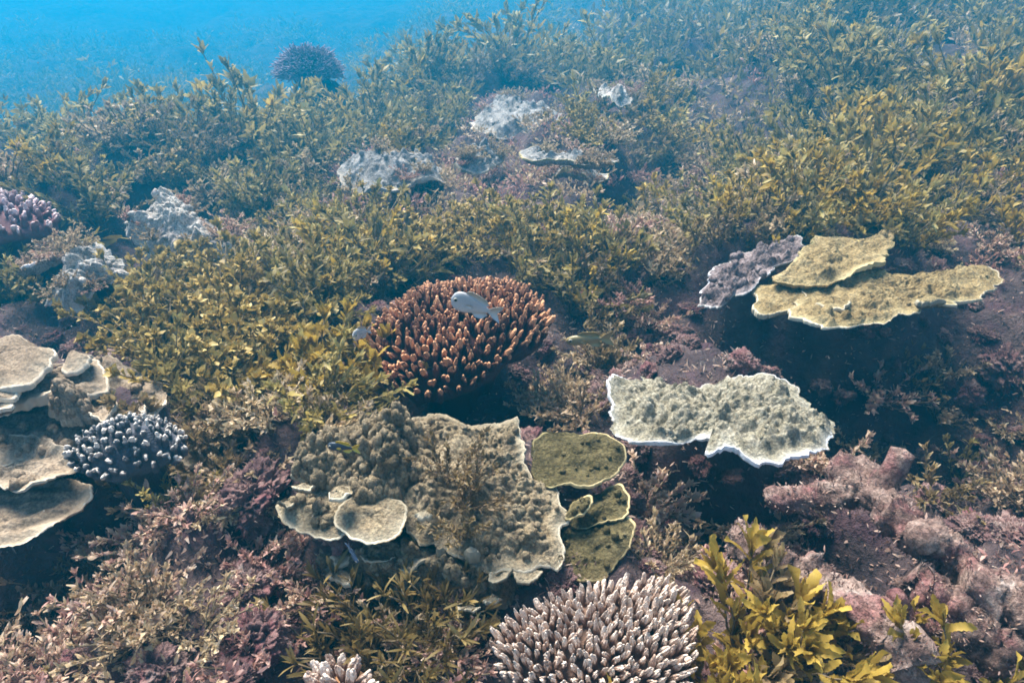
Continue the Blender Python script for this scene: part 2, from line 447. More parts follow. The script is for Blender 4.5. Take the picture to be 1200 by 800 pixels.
def plate(root, outline, anchor, h, tilt=(0, -0.05), thick=.014, bump=.012, bfreq=28, dome=.0, ripple=.006, lip=.0, mat=None, rimmat=None,
          rimw=.003, front=(0, -1), back=.15, sink=.0, nang=330, nring=70, seed=1, smooth=2, scallop=.010, center=None, rings=.0015, name='plate', stalk=True, edgew=.035, knob=None):
    A, n, e1, e2, P = plane_outline(outline, anchor, h, tilt, smooth)
    B = resample(P, nang)
    c = centroid(P)
    if center is not None:
        cc = plane_outline([center] * 3, anchor, h, tilt, 0)[4][0]; c = cc
    rad = np.linalg.norm(B - c, axis=1); mr = rad.mean()
    q = np.stack([B[:, 0], B[:, 1], np.full(nang, seed * 3.3)], -1)
    out = nrm(B - c)
    B = B + out * (scallop * 1.3 * fbm(q * 24, 5, seed, .62))[:, None]
    k = np.linspace(0, 1, nring + 1)
    t = 1 - (1 - k) ** 1.6
    t[-3:] = [1 - rimw / mr, 1 - .4 * rimw / mr, 1.0]
    t[:-3] = t[:-3] / t[-4] * (1 - 2.0 * rimw / mr)
    U = c + t[:, None, None] * (B - c)[None]
    q3 = np.concatenate([U, np.full(U.shape[:2] + (1,), seed * 1.7)], -1)
    dist = (1 - t)[:, None] * rad[None]
    fade = np.clip(dist / .04, .12, 1)
    b1 = fbm(q3 * bfreq, 5, seed + 5, .55)
    bil = 1 - np.abs(fbm(q3 * bfreq * .8, 3, seed + 9)) * 2      # rounded ridges
    Z = dome * (1 - t[:, None] ** 2) + bump * (.7 * b1 + .5 * bil) * fade
    if knob:
        ka, kc, kt = knob
        w2 = U + .25 * kc * np.stack([fbm(q3 / kc * .8, 2, seed + 60), fbm(q3 / kc * .8, 2, seed + 61)], -1)
        km = sstep(kt - .35, kt + .35, fbm(q3 * 9, 3, seed + 62)) * np.clip((dist - .008) / .03, 0, 1)
        Z = Z + ka * .9 * knobs(U / (kc * 2.6) + 5.5, seed + 80) * np.clip((dist - .015) / .05, 0, 1) * (.4 + .6 * km)
        Z = Z + km * ka * (knobs(w2 / kc, seed + 63) + .45 * knobs(w2 / kc * 2.3, seed + 66)) + km * ka * .25 * b1
    Z = Z + ripple * fbm(q3 * 9, 2, seed + 31) * (t[:, None] ** 3) * 2.0
    facing = out @ nrm(np.array(front, float))
    Z = Z - sink * (sstep(.35, -.5, facing)[None] * sstep(.2, 1, t)[:, None])
    Z = Z + lip * sstep(.8, 1, t)[:, None]
    Z = Z + rings * np.sin(dist / .0075 + 3 * fbm(q3 * 10, 2, seed + 40)) * np.clip(1 - dist / .12, 0, 1)
    top = (A + U[..., :1] * e1 + U[..., 1:] * e2 + Z[..., None] * n)
    top[-1] -= n * thick * .12
    tb = np.array([1.0, .93, .8, .6, .35, .0])
    nb = len(tb)
    Ub = c + tb[:, None, None] * (B - c)[None]
    th = thick * (.20 + .80 * np.clip((1 - tb) * 5, 0, 1)) + mr * .10 * (1 - tb)
    zb = np.interp(tb, t, Z.mean(1))[:, None] * .5 + .5 * np.stack([Z[np.argmin(np.abs(t - x))] for x in tb])
    bot = A + Ub[..., :1] * e1 + Ub[..., 1:] * e2 + (zb - th[:, None])[..., None] * n
    edge = (back + (1 - back) * sstep(-.35, .45, facing))[None] * np.clip(1 - dist / edgew, 0, 1) ** 2 * (.75 + .5 * fbm(q3 * 20, 2, seed + 3))
    nt_ = nring + 1
    rt = nt_ - 3
    loc = np.array(root.location)
    V = np.concatenate([top[:rt + 1].reshape(-1, 3), bot.reshape(-1, 3)]) - loc
    Aa = np.concatenate([np.clip(edge[:rt + 1].ravel(), 0, 1), np.zeros(nb * nang)])
    F = [gridfaces(rt + 1, nang, True)[:, ::1], gridfaces(nb, nang, True) + (rt + 1) * nang]
    # drop the degenerate innermost rings' overlap: they meet at the centre point
    me = mk_mesh(name, V, F, Aa)
    po = link(name, me, mat, root)
    Vr = np.concatenate([top[rt:].reshape(-1, 3), bot[0]]) - loc
    ro = link('rim', mk_mesh('rim', Vr, gridfaces(4, nang, True), np.tile(np.clip((back + (1 - back) * sstep(-.35, .45, facing)) * (.62 + .75 * fbm(q * 16, 4, seed + 70)), 0, 1), 4)), rimmat, po)
    if stalk:
        bk = np.array([0, .35 * mr])
        ctr = A + c[0] * e1 + c[1] * e2
        g = float(full_h(ctr[0], ctr[1])) - .08
        zt = ctr[2] - thick - mr * .04
        if zt - g > .02:
            m = 8
            zz = np.linspace(g, zt, m); rr = mr * (.62 - .2 * np.sin(np.linspace(0, 1, m) * np.pi)) * np.linspace(1.25, 1.0, m)
            thn = np.linspace(0, 2 * np.pi, 28, endpoint=False)
            rr = rr * .75
            S = np.stack([ctr[0] + rr[:, None] * np.cos(thn), ctr[1] + .68 * mr + rr[:, None] * np.sin(thn), np.repeat(zz[:, None], 28, 1)], -1)
            S[..., :2] += .18 * mr * (S[..., :2] - ctr[:2]) / mr * fbm(S * 14, 3, seed)[..., None]
            link('stalk', mk_mesh('stalk', S.reshape(-1, 3) - loc, gridfaces(m, 28, True)), M['dark'], root)
    return top[:rt], n

ICO1 = ico(1); ICO2 = ico(2)
def nodules(root, top, n, count, smin, smax, mat, seed, lo=.0, hi=.9, height=1.0, mask=None, name='nodules'):
    rg = np.random.default_rng(seed)
    mb = MB(); V0, F0 = ICO2
    R = top.shape[0]
    k = 0; tries = 0
    while k < count and tries < count * 12:
        tries += 1
        i = int(R * math.sqrt(rg.uniform(lo * lo, hi * hi))); j = rg.integers(top.shape[1])
        p = top[min(i, R - 1), j]
        if mask is not None and not mask(p): continue
        if vnoise(p[None] * 26, seed)[0] < rg.uniform(-.8, .25): continue
        s = rg.uniform(smin, smax) * (.6 + .4 * rg.random())
        V = V0 * s * np.array([1, 1, rg.uniform(.7, 1.5) * height])
        V = V * (1 + .28 * fbm(V0 * 1.7 + k * 3.1, 2, seed))[:, None]
        mb.add(V + p + n * s * .25, F0, .05)
        k += 1
    if k:
        o = link(name, mb.mesh(name, center=root.location), mat, root); tag(o, kind='stuff')

def zc(pts, ox, oy, s):
    return [(ox + x * s, oy + y * s) for (x, y) in pts]

def plate_coral(name, label, base_px, h=0):
    g = ground(*base_px, h)
    g[2] = float(full_h(g[0], g[1]))
    return empty(name, g, label, 'coral')

LAND = {}   # landmarks for the labels of what grows around them

M['plate_tan'] = rock_mat('tan_plate', [(0.3, (.17, .125, .07)), (0.5, (.31, .235, .14)), (0.7, (.42, .335, .21))], 30, 1.0, 150, edge=(.52, .44, .31), edgepow=1.4, spots=(.17, .14, .11), spotscale=60, spotamt=.35, grain=230)
M['plate_grey'] = rock_mat('grey_plate', [(0.3, (.17, .145, .095)), (0.5, (.34, .295, .20)), (0.7, (.48, .425, .31))], 34, 1.0, 170, edge=(.66, .63, .56), edgepow=1.8, spots=(.17, .17, .15), spotscale=80, spotamt=.4, grain=230)
M['plate_yellow'] = rock_mat('yellow_plate', [(0.3, (.19, .13, .055)), (0.5, (.34, .245, .11)), (0.7, (.45, .345, .18))], 26, 1.0, 150, edge=(.58, .46, .24), edgepow=1.4, spots=(.27, .22, .12), spotscale=60, spotamt=.4, grain=230)
M['plate_olive'] = rock_mat('olive_plate', [(0.3, (.065, .052, .02)), (0.5, (.125, .098, .04)), (0.7, (.19, .15, .07))], 30, 1.0, 160, edge=(.22, .165, .075), edgepow=1.4, grain=230)
M['plate_purple'] = rock_mat('purple_plate', [(0.3, (.13, .095, .09)), (0.5, (.26, .20, .19)), (0.7, (.36, .30, .28))], 30, 1.0, 130, edge=(.45, .38, .36), edgepow=1.6, grain=230)
M['plate_left'] = rock_mat('buff_plate', [(0.3, (.13, .09, .058)), (0.5, (.24, .175, .115)), (0.7, (.33, .255, .18))], 16, .7, 110, edge=(.46, .36, .25), edgepow=1.4, grain=230)
M['plate_pale'] = rock_mat('pale_lumpy', [(0.3, (.24, .21, .175)), (0.5, (.46, .41, .355)), (0.7, (.66, .61, .53))], 26, .8, 90, edge=(.70, .66, .58), edgepow=1.6, spots=(.34, .27, .24), spotscale=18, spotamt=.5, grain=230)
M['plate_far'] = rock_mat('ledge', [(0.3, (.14, .13, .12)), (0.5, (.28, .26, .24)), (0.7, (.44, .41, .37))], 18, 1.0, 60, edge=(.58, .48, .36), edgepow=1.2, grain=230)
M['rim_white'] = rock_mat('white_rim', [(0.3, (.20, .18, .15)), (0.6, (.36, .33, .29))], 18, .4, 120, edge=(.82, .79, .78))
M['rim_cream'] = rock_mat('cream_rim', [(0.3, (.17, .135, .085)), (0.6, (.30, .25, .17))], 18, .4, 120, edge=(.64, .54, .38))
M['rim_buff'] = rock_mat('buff_rim', [(0.3, (.20, .15, .10)), (0.6, (.32, .25, .18))], 18, .4, 120, edge=(.60, .49, .36))
M['rim_tan'] = rock_mat('tan_rim', [(0.3, (.15, .12, .05)), (0.6, (.28, .23, .11))], 18, .4, 120, edge=(.58, .44, .22))

def c3(p): return zc(p, 290, 440, .4)
def c6(p): return zc(p, 700, 230, .41667)
def cl(p): return zc(p, 0, 370, .375)
def c4(p): return zc(p, 0, 200, 1 / 3)
def cm(p): return zc(p, 360, 130, 1 / 3)
def c2(p): return zc(p, 400, 0, 1 / 3)

# -- the white rimmed plate
r = plate_coral('plate_coral', 'grey green plate coral with a wavy white rim above a dark hollow', (850, 500))
tp, n = plate(r, c6([(28, 545), (60, 505), (120, 492), (160, 505), (215, 522), (300, 530), (330, 515), (380, 500), (430, 500), (480, 497), (530, 510), (560, 528), (568, 548), (600, 580), (630, 605), (665, 612), (692, 620), (664, 636), (666, 690), (600, 722), (540, 742), (470, 764), (420, 745), (360, 715), (318, 732), (298, 715), (330, 688), (285, 676), (240, 690), (200, 702), (130, 700), (90, 680), (45, 650), (35, 600)]),
              (850, 490), .14, (0.02, -.10), mat=M['plate_grey'], rimmat=M['rim_white'], bump=.017, bfreq=13, ripple=.014, seed=2, smooth=1, back=.55, stalk=False, rimw=.003, scallop=.009, knob=(.013, .014, -.3))
nodules(r, tp, n, 14, .003, .006, M['plate_grey'], 5, hi=.85)
LAND['white rimmed grey plate coral'] = np.array(r.location)

# -- the yellow plate with its back shelf, and the purplish plate beside it
r = plate_coral('plate_coral', 'broad yellow tan plate coral in overlapping tiers overhanging deep shade', (1020, 345))
plate(r, c6([(600, 118), (680, 122), (740, 120), (800, 96), (835, 82), (832, 110), (836, 150), (800, 196), (720, 215), (620, 240), (540, 235), (480, 222), (540, 190), (585, 150)]), (950, 300), .215, (0, -.10), mat=M['plate_yellow'], rimmat=M['rim_tan'], bump=.008, seed=3, ripple=.012, rimw=.003, knob=(.008, .02, .3), stalk=False, smooth=1)
plate(r, c6([(435, 250), (470, 222), (560, 200), (640, 190), (720, 200), (640, 260), (560, 310), (500, 335), (455, 347), (440, 320), (452, 282)]), (900, 335), .185, (0, -.10), mat=M['plate_yellow'], rimmat=M['rim_cream'], bump=.006, seed=4, sink=.02, front=(-.5, -1), rimw=.003, stalk=False, smooth=1)
tp, n = plate(r, c6([(545, 300), (580, 250), (660, 205), (740, 190), (800, 205), (870, 208), (930, 212), (1000, 214), (1080, 186), (1142, 212), (1140, 248), (1080, 290), (1030, 314), (950, 312), (860, 335), (760, 360), (660, 369), (580, 362), (540, 340)]), (1030, 345), .165, (0.02, -.12), mat=M['plate_yellow'], rimmat=M['rim_cream'], bump=.014, bfreq=13, seed=5, smooth=1, stalk=False, edgew=.05, rimw=.003, knob=(.009, .015, -.2))
nodules(r, tp, n, 10, .003, .006, M['plate_yellow'], 7, hi=.75)
plate(r, c6([(625, 290), (660, 275), (700, 275), (706, 292), (690, 308), (650, 314), (628, 308)]), (976, 352), .19, (0, -.12), mat=M['plate_yellow'], rimmat=M['rim_cream'], bump=.004, seed=6, sink=.02, nang=90, nring=18, stalk=False)
plate(r, c6([(888, 275), (930, 262), (985, 275), (960, 292), (920, 300), (890, 290)]), (1090, 350), .19, (0, -.12), mat=M['plate_yellow'], rimmat=M['rim_cream'], bump=.004, seed=8, sink=.02, nang=90, nring=18, stalk=False)
LAND['tiered yellow plate coral'] = np.array(r.location)
r = plate_coral('plate_coral', 'purplish grey plate coral with one bright white edge', (880, 330))
tp, n = plate(r, c6([(282, 300), (300, 250), (330, 210), (380, 165), (450, 150), (500, 125), (570, 108), (594, 126), (578, 165), (520, 195), (466, 214), (440, 262), (385, 274), (352, 310), (300, 321)]), (880, 315), .20, (-.06, -.14), mat=M['plate_purple'], rimmat=M['rim_white'], bump=.008, bfreq=30, seed=9, smooth=1, stalk=False, rimw=.003, knob=(.013, .016, -.4))
nodules(r, tp, n, 20, .006, .014, M['plate_purple'], 9, hi=.9)
LAND['purplish plate coral'] = np.array(r.location)

# -- the central knobbly coral and the olive plates beside it
r = plate_coral('plate_coral', 'large tan plate coral covered in knobs, with small frilled plates along its foot', (500, 590))
tmain, n = plate(r, c3([(430, 170), (450, 130), (510, 110), (560, 108), (640, 125), (700, 140), (760, 124), (800, 120), (806, 180), (820, 230), (830, 290), (850, 322), (890, 308), (915, 350), (940, 385), (940, 430), (915, 460), (925, 500), (938, 530), (920, 582), (880, 560), (790, 575), (710, 570), (650, 540), (560, 500), (480, 470), (440, 400), (430, 330), (400, 250)]),
                 (540, 560), .12, (.0, -.32), mat=M['plate_tan'], rimmat=M['rim_cream'], bump=.012, bfreq=16, seed=11, smooth=1, front=(1, -.15), dome=.02, scallop=.006, rimw=.003, nang=400, nring=90, knob=(.012, .0135, -.45))
nodules(r, tmain, n, 90, .003, .008, M['plate_tan'], 15, hi=.86, height=1.1)
tb_, nb_ = plate(r, c3([(200, 480), (330, 455), (480, 455), (650, 520), (900, 560), (885, 630), (770, 680), (640, 690), (520, 650), (420, 620), (330, 612), (230, 590)]), (500, 665), .035, (0, -.55), mat=M['plate_tan'], rimmat=M['plate_tan'], bump=.020, bfreq=14, dome=.02, seed=13, thick=.03, knob=(.016, .018, -.4), stalk=False, name='foot')
nodules(r, tb_, nb_, 120, .004, .010, M['plate_tan'], 17, hi=.95, height=1.2)
# knobbly hump at the back left
tk, nk = plate(r, c3([(130, 260), (180, 200), (260, 190), (320, 150), (380, 110), (440, 130), (520, 150), (530, 240), (520, 330), (450, 380), (340, 380), (250, 350), (160, 310)]), (410, 540), .135, (0, -.30), mat=M['plate_tan'], rimmat=M['plate_tan'], bump=.026, bfreq=12, dome=.03, seed=12, thick=.03, knob=(.018, .017, -.6))
nodules(r, tk, nk, 520, .004, .010, M['plate_tan'], 16, hi=1.0, height=1.7)
for i, (pp, an, hh, tl) in enumerate([
    ([(78, 370), (85, 402), (130, 436), (200, 480), (260, 489), (300, 440), (340, 360), (280, 330), (200, 320), (110, 345)], (370, 610), .115, -.20),
    ([(253, 405), (268, 448), (310, 474), (390, 486), (432, 465), (464, 402), (456, 374), (400, 345), (320, 345), (272, 380)], (430, 610), .125, -.24),
    ([(128, 325), (160, 342), (192, 340), (205, 315), (180, 295), (145, 298)], (360, 570), .165, -.20),
    ([(228, 362), (255, 372), (282, 362), (292, 310), (260, 295), (235, 320)], (393, 575), .17, -.25),
    ([(80, 360), (95, 396), (130, 400), (152, 370), (140, 345), (100, 345)], (340, 588), .135, -.2),
    ([(235, 500), (240, 545), (275, 560), (300, 530), (310, 490), (270, 480)], (400, 650), .07, -.2),
    ([(200, 550), (240, 590), (290, 608), (310, 585), (300, 550), (240, 540)], (395, 670), .06, -.2),
    ([(335, 540), (360, 562), (410, 560), (434, 535), (425, 510), (380, 520)], (450, 655), .07, -.2),
    ([(440, 520), (450, 570), (486, 580), (490, 545), (540, 530), (520, 500), (470, 495)], (490, 650), .075, -.2),
    ([(530, 545), (545, 565), (566, 570), (580, 590), (600, 592), (608, 575), (590, 555), (570, 520), (545, 525)], (525, 665), .08, -.25),
    ([(548, 500), (560, 512), (575, 498), (568, 488), (552, 488)], (514, 637), .10, -.2),
    ([(705, 605), (722, 613), (760, 590), (786, 555), (780, 535), (750, 540), (720, 575)], (587, 670), .085, -.3),
    ([(778, 590), (800, 604), (830, 600), (858, 580), (862, 540), (820, 525), (785, 545)], (618, 670), .09, -.3),
    ([(605, 685), (640, 692), (680, 690), (690, 670), (660, 650), (620, 665)], (550, 712), .05, -.2),
    ([(680, 660), (725, 682), (756, 655), (758, 625), (720, 615), (690, 630)], (580, 700), .06, -.3),
    ([(640, 510), (655, 520), (668, 508), (665, 490), (645, 488)], (552, 638), .11, -.2),
    ([(900, 560), (915, 582), (938, 540), (930, 505), (905, 520)], (660, 655), .11, -.3),
    ([(480, 395), (505, 420), (540, 415), (545, 385), (510, 375)], (495, 600), .16, -.3)]):
    tpl, npl = plate(r, c3(pp), an, hh, (random.uniform(-.1, .1), tl), mat=M['plate_tan'], rimmat=M['rim_cream'], bump=.007, bfreq=34, seed=20 + i, nang=110, nring=22, stalk=i < 2, sink=.0 if i < 2 else .018, rimw=.003, thick=.007, scallop=.005, ripple=.008, smooth=1, knob=(.009, .017, .0) if i in (0, 5, 8, 9) else None)
    if i == 0: nodules(r, tpl, npl, 30, .004, .009, M['plate_tan'], 60 + i, hi=.7)
LAND['knobbly tan plate coral'] = np.array(r.location)

r = plate_coral('plate_coral', 'olive green plate coral in drooping tiers with thin orange rims', (690, 610))
for i, (pp, an, hh, tl) in enumerate([
    ([(820, 180), (860, 150), (930, 150), (1000, 165), (1060, 180), (1115, 215), (1118, 245), (1092, 265), (1062, 318), (1003, 336), (930, 320), (860, 310), (830, 270)], (680, 535), .14, -.3),
    ([(925, 395), (970, 350), (1005, 350), (1013, 380), (975, 412), (935, 418)], (680, 592), .125, -.35),
    ([(1000, 350), (1080, 310), (1122, 355), (1124, 400), (1100, 420), (1020, 440), (950, 440), (960, 380)], (710, 590), .105, -.4),
    ([(925, 440), (1000, 415), (1080, 418), (1122, 410), (1133, 445), (1116, 500), (1072, 570), (1040, 608), (985, 610), (930, 590), (920, 500)], (700, 640), .085, -.45)]):
    tpl, npl = plate(r, c3(pp), an, hh, (.12, tl), mat=M['plate_olive'], rimmat=M['rim_tan'], bump=.006, bfreq=34, seed=45 + i, front=(1, -.5), sink=.015, nang=150, nring=28, stalk=i in (0, 3), rimw=.003, thick=.007, scallop=.004, smooth=1, knob=(.007, .012, -.2))
    nodules(r, tpl, npl, 15, .003, .006, M['plate_olive'], 70 + i, hi=.8)
LAND['olive green plate coral'] = np.array(r.location)

# -- the large tiered plate at the left
r = plate_coral('plate_coral', 'large buff plate coral of thin scalloped tiers beside the blue grey finger coral', (60, 530))
for i, (pp, an, hh, tl, bp) in enumerate([
    ([(-160, 560), (-160, 760), (0, 726), (80, 696), (180, 642), (240, 610), (290, 570), (304, 535), (280, 520), (200, 500), (100, 490)], (60, 590), .10, -.12, .006),
    ([(-160, 470), (-100, 560), (20, 562), (100, 547), (180, 528), (256, 496), (225, 448), (150, 390), (0, 380)], (50, 550), .125, -.14, .008),
    ([(-200, 330), (-160, 470), (0, 475), (120, 460), (220, 450), (330, 420), (440, 400), (500, 330), (524, 260), (526, 228), (480, 192), (400, 152), (325, 138), (240, 150), (100, 170), (0, 180)], (90, 490), .14, -.16, .014),
    ([(-160, 180), (-120, 300), (0, 302), (90, 290), (200, 262), (252, 256), (300, 232), (342, 182), (322, 146), (260, 130), (120, 120), (0, 110)], (60, 455), .19, -.14, .010),
    ([(-140, 60), (-100, 215), (20, 228), (70, 215), (130, 170), (180, 140), (120, 70), (60, 40), (0, 33)], (20, 425), .24, -.14, .010),
    ([(172, 150), (212, 162), (282, 132), (266, 96), (230, 84), (190, 100)], (84, 420), .235, -.15, .004),
    ([(280, 290), (300, 320), (330, 335), (360, 300), (365, 265), (310, 250), (285, 268)], (122, 480), .185, -.15, .005),
    ([(412, 266), (430, 296), (452, 314), (462, 302), (444, 268), (426, 260)], (164, 478), .175, -.2, .003),
    ([(560, 468), (600, 472), (637, 436), (626, 404), (580, 398), (550, 430)], (222, 535), .09, -.15, .004),
    ([(-60, 215), (-40, 250), (10, 252), (42, 246), (54, 228), (20, 214)], (5, 460), .225, -.15, .004),
    ([(-60, 265), (-60, 298), (0, 302), (46, 290), (20, 268)], (5, 478), .205, -.15, .004)]):
    tpl, npl = plate(r, cl(pp), an, hh, (random.uniform(-.03, .03), tl), mat=M['plate_left'], rimmat=M['rim_buff'], bump=bp, bfreq=15, seed=80 + i, front=(.7, -1), sink=.02 if i > 4 else .03 if i in (3, 4) else 0, nang=240 if i < 5 else 110, nring=44 if i < 5 else 18, stalk=i in (0, 2), rimw=.003, thick=.009, scallop=.006, smooth=1 if i > 4 else 2, ripple=.012 if i < 5 else .006, rings=.003, edgew=.05, knob=(.012, .022, .1))
    if i == 2:
        nodules(r, tpl, npl, 25, .006, .014, M['plate_left'], 90, hi=.8)
    if i == 1: nodules(r, tpl, npl, 12, .006, .012, M['plate_left'], 91, hi=.8)
ts_, ns_ = plate(r, cl([(160, 262), (195, 238), (245, 245), (285, 280), (305, 325), (255, 345), (190, 340), (162, 300)]), (85, 488), .165, (0, -.15), mat=M['plate_left'], rimmat=M['plate_left'], bump=.014, bfreq=24, dome=.05, seed=98, thick=.02, nang=160, nring=40, knob=(.014, .016, -.6), stalk=False, name='knob')
nodules(r, ts_, ns_, 60, .004, .009, M['plate_left'], 99, hi=1.0, height=1.3)
LAND['large buff plate coral'] = np.array(r.location)

# -- pale lumpy corals
ONTOP = []
def lumpy(label, outline, anchor, h, tilt, dome, seed, conv, mat='plate_pale', rim='rim_white', nod=260, name='lumpy_coral', bump=.022, bfreq=14):
    r = plate_coral(name, label, anchor)
    tpl, npl = plate(r, conv(outline), anchor, h, tilt, mat=M[mat], rimmat=M[rim], bump=bump, bfreq=bfreq, dome=dome, seed=seed, smooth=1, nang=330 if anchor[1] > 260 else 190, nring=64 if anchor[1] > 260 else 36, thick=.02, ripple=.015, rimw=.003, stalk=name != 'coral_ledge', knob=(.020, .030, -.35) if nod else None)
    if nod: ONTOP.append((label, tpl))
    if nod: nodules(r, tpl, npl, nod // 9, .005, .012, M[mat], seed + 2, hi=.9)
    return r
r = lumpy('pale grey white lumpy coral mound with a peaked back', [(445, 240), (470, 190), (530, 180), (556, 150), (562, 112), (592, 92), (640, 108), (682, 150), (712, 195), (750, 216), (790, 200), (835, 225), (859, 265), (800, 306), (740, 292), (660, 318), (600, 332), (560, 295), (480, 272)], (215, 285), .13, (.05, -.42), .05, 101, c4)
LAND['pale lumpy coral'] = np.array(r.location)
r = lumpy('pale cream coral crust draped over rock below the pale lumpy mound', [(155, 465), (215, 405), (225, 345), (245, 295), (300, 285), (350, 268), (420, 318), (462, 372), (400, 400), (342, 430), (322, 490), (262, 513), (200, 492)], (95, 345), .10, (.15, -.55), .04, 103, c4, nod=120)
LAND['cream coral crust'] = np.array(r.location)
r = lumpy('thin pale coral shelf with a bright uneven edge', [(45, 368), (90, 345), (140, 326), (190, 292), (218, 278), (247, 286), (228, 312), (150, 348), (85, 374)], (50, 318), .12, (0, -.12), .0, 105, c4, nod=30, name='coral_shelf', bump=.012, bfreq=24)
# -- ledges further back
r = lumpy('grey knobbly coral ledge among the seaweed, low and wide', [(98, 235), (150, 185), (182, 200), (270, 168), (330, 185), (400, 152), (472, 195), (482, 240), (400, 262), (300, 292), (200, 292), (110, 258)], (455, 205), .16, (0, -.10), .05, 107, cm, 'plate_far', 'plate_far', 260, 'coral_ledge')
LAND['grey knobbly ledge'] = np.array(r.location)
r = lumpy('grey ruffled coral shelf curling over a dark gap', [(528, 170), (545, 140), (600, 140), (662, 134), (697, 168), (660, 192), (600, 222), (545, 205)], (565, 188), .17, (0.1, -.25), .02, 109, cm, 'plate_far', 'rim_cream', 60, 'coral_ledge')
r = lumpy('long flat tan coral ledge roofing a dark cave', [(740, 150), (800, 130), (860, 150), (930, 150), (1000, 145), (1095, 158), (1070, 182), (960, 176), (860, 172), (770, 175)], (668, 182), .22, (0, -.04), .0, 111, cm, 'plate_far', 'rim_tan', 90, 'coral_ledge', .02, 16)
r = lumpy('thin tan coral shelf on the floor of the cave under the long ledge', [(800, 205), (880, 205), (960, 200), (1060, 212), (1052, 232), (960, 236), (880, 222)], (668, 202), .14, (0, -.04), .0, 113, cm, 'plate_far', 'rim_tan', 40, 'coral_ledge', .015, 16)
LAND['long tan ledge'] = np.array(r.location)
r = lumpy('broad blue grey coral table with broken knobbly top far back', [(440, 450), (500, 400), (560, 335), (650, 368), (620, 395), (720, 395), (795, 430), (740, 470), (640, 472), (520, 484)], (600, 145), .16, (0, -.06), .03, 115, c2, 'plate_far', 'plate_far', 220, 'coral_ledge')
LAND['blue grey coral table'] = np.array(r.location)
r = lumpy('pale coral crust ledge far back beside tall seaweed', [(880, 320), (950, 312), (1010, 325), (1050, 350), (1010, 372), (940, 350), (890, 340)], (722, 115), .2, (0, -.1), .02, 117, c2, 'plate_pale', 'rim_cream', 80, 'coral_ledge')
r = lumpy('small upright white coral fan half buried in seaweed', [(818, 788), (828, 745), (860, 722), (895, 745), (885, 775), (850, 800)], (685, 262), .16, (-.3, -.8), .0, 119, c2, 'plate_pale', 'rim_white', 0, 'coral_plate', .004, 30)
LAND['white coral fan'] = np.array(r.location)
r = lumpy('bluish coral crust on the slope edge above the drop', [(705, 405), (760, 370), (850, 340), (840, 400), (800, 440), (740, 450)], (255, 130), .1, (0, -.2), .03, 121, lambda p: zc(p, 0, 0, 1 / 3), 'plate_far', 'plate_far', 120, 'coral_ledge')

# ------------------------------------------------------------------ finger corals
def finger_mat(name, base, mid, tip):
    m, nt, out = new_mat(name)
    at = N(nt, 'ShaderNodeAttribute', attribute_name='tint')
    geo = N(nt, 'ShaderNodeNewGeometry')
    oi = N(nt, 'ShaderNodeObjectInfo')
    nz = N(nt, 'ShaderNodeTexNoise', Scale=130.0, Detail=3.0)
    nt.links.new(geo.outputs['Position'], nz.inputs['Vector'])
    f = math_n(nt, 'ADD', at.outputs['Fac'], math_n(nt, 'MULTIPLY', math_n(nt, 'SUBTRACT', nz.outputs[0], .5), .3))
    f = math_n(nt, 'ADD', f, math_n(nt, 'MULTIPLY', math_n(nt, 'SUBTRACT', oi.outputs['Random'], .5), .12), True)
    c = ramp(nt, [(0.0, base), (0.70, base), (0.91, mid), (1.0, tip)], f).outputs[0]
    p = N(nt, 'ShaderNodeBsdfPrincipled', Roughness=.7)
    p.inputs['Specular IOR Level'].default_value = .2
    nt.links.new(c, p.inputs['Base Color'])
    v = N(nt, 'ShaderNodeTexVoronoi', Scale=330.0)
    nt.links.new(geo.outputs['Position'], v.inputs['Vector'])
    b = N(nt, 'ShaderNodeBump', Strength=.5, Distance=.003)
    nt.links.new(v.outputs[0], b.inputs['Height']); nt.links.new(b.outputs[0], p.inputs['Normal'])
    nt.links.new(p.outputs[0], out.inputs[0])
    return m
M['fing_brown'] = finger_mat('brown_finger', (.058, .017, .013), (.10, .031, .019), (.58, .29, .145))
M['fing_pink'] = finger_mat('pink_finger', (.18, .105, .07), (.31, .20, .145), (.66, .53, .43))
M['fing_blue'] = finger_mat('blue_finger', (.06, .06, .07), (.14, .13, .13), (.62, .54, .46))
M['fing_rose'] = finger_mat('rose_finger', (.15, .06, .06), (.28, .14, .13), (.66, .50, .48))
M['fing_orange'] = finger_mat('orange_finger', (.28, .14, .06), (.45, .25, .11), (.82, .74, .66))

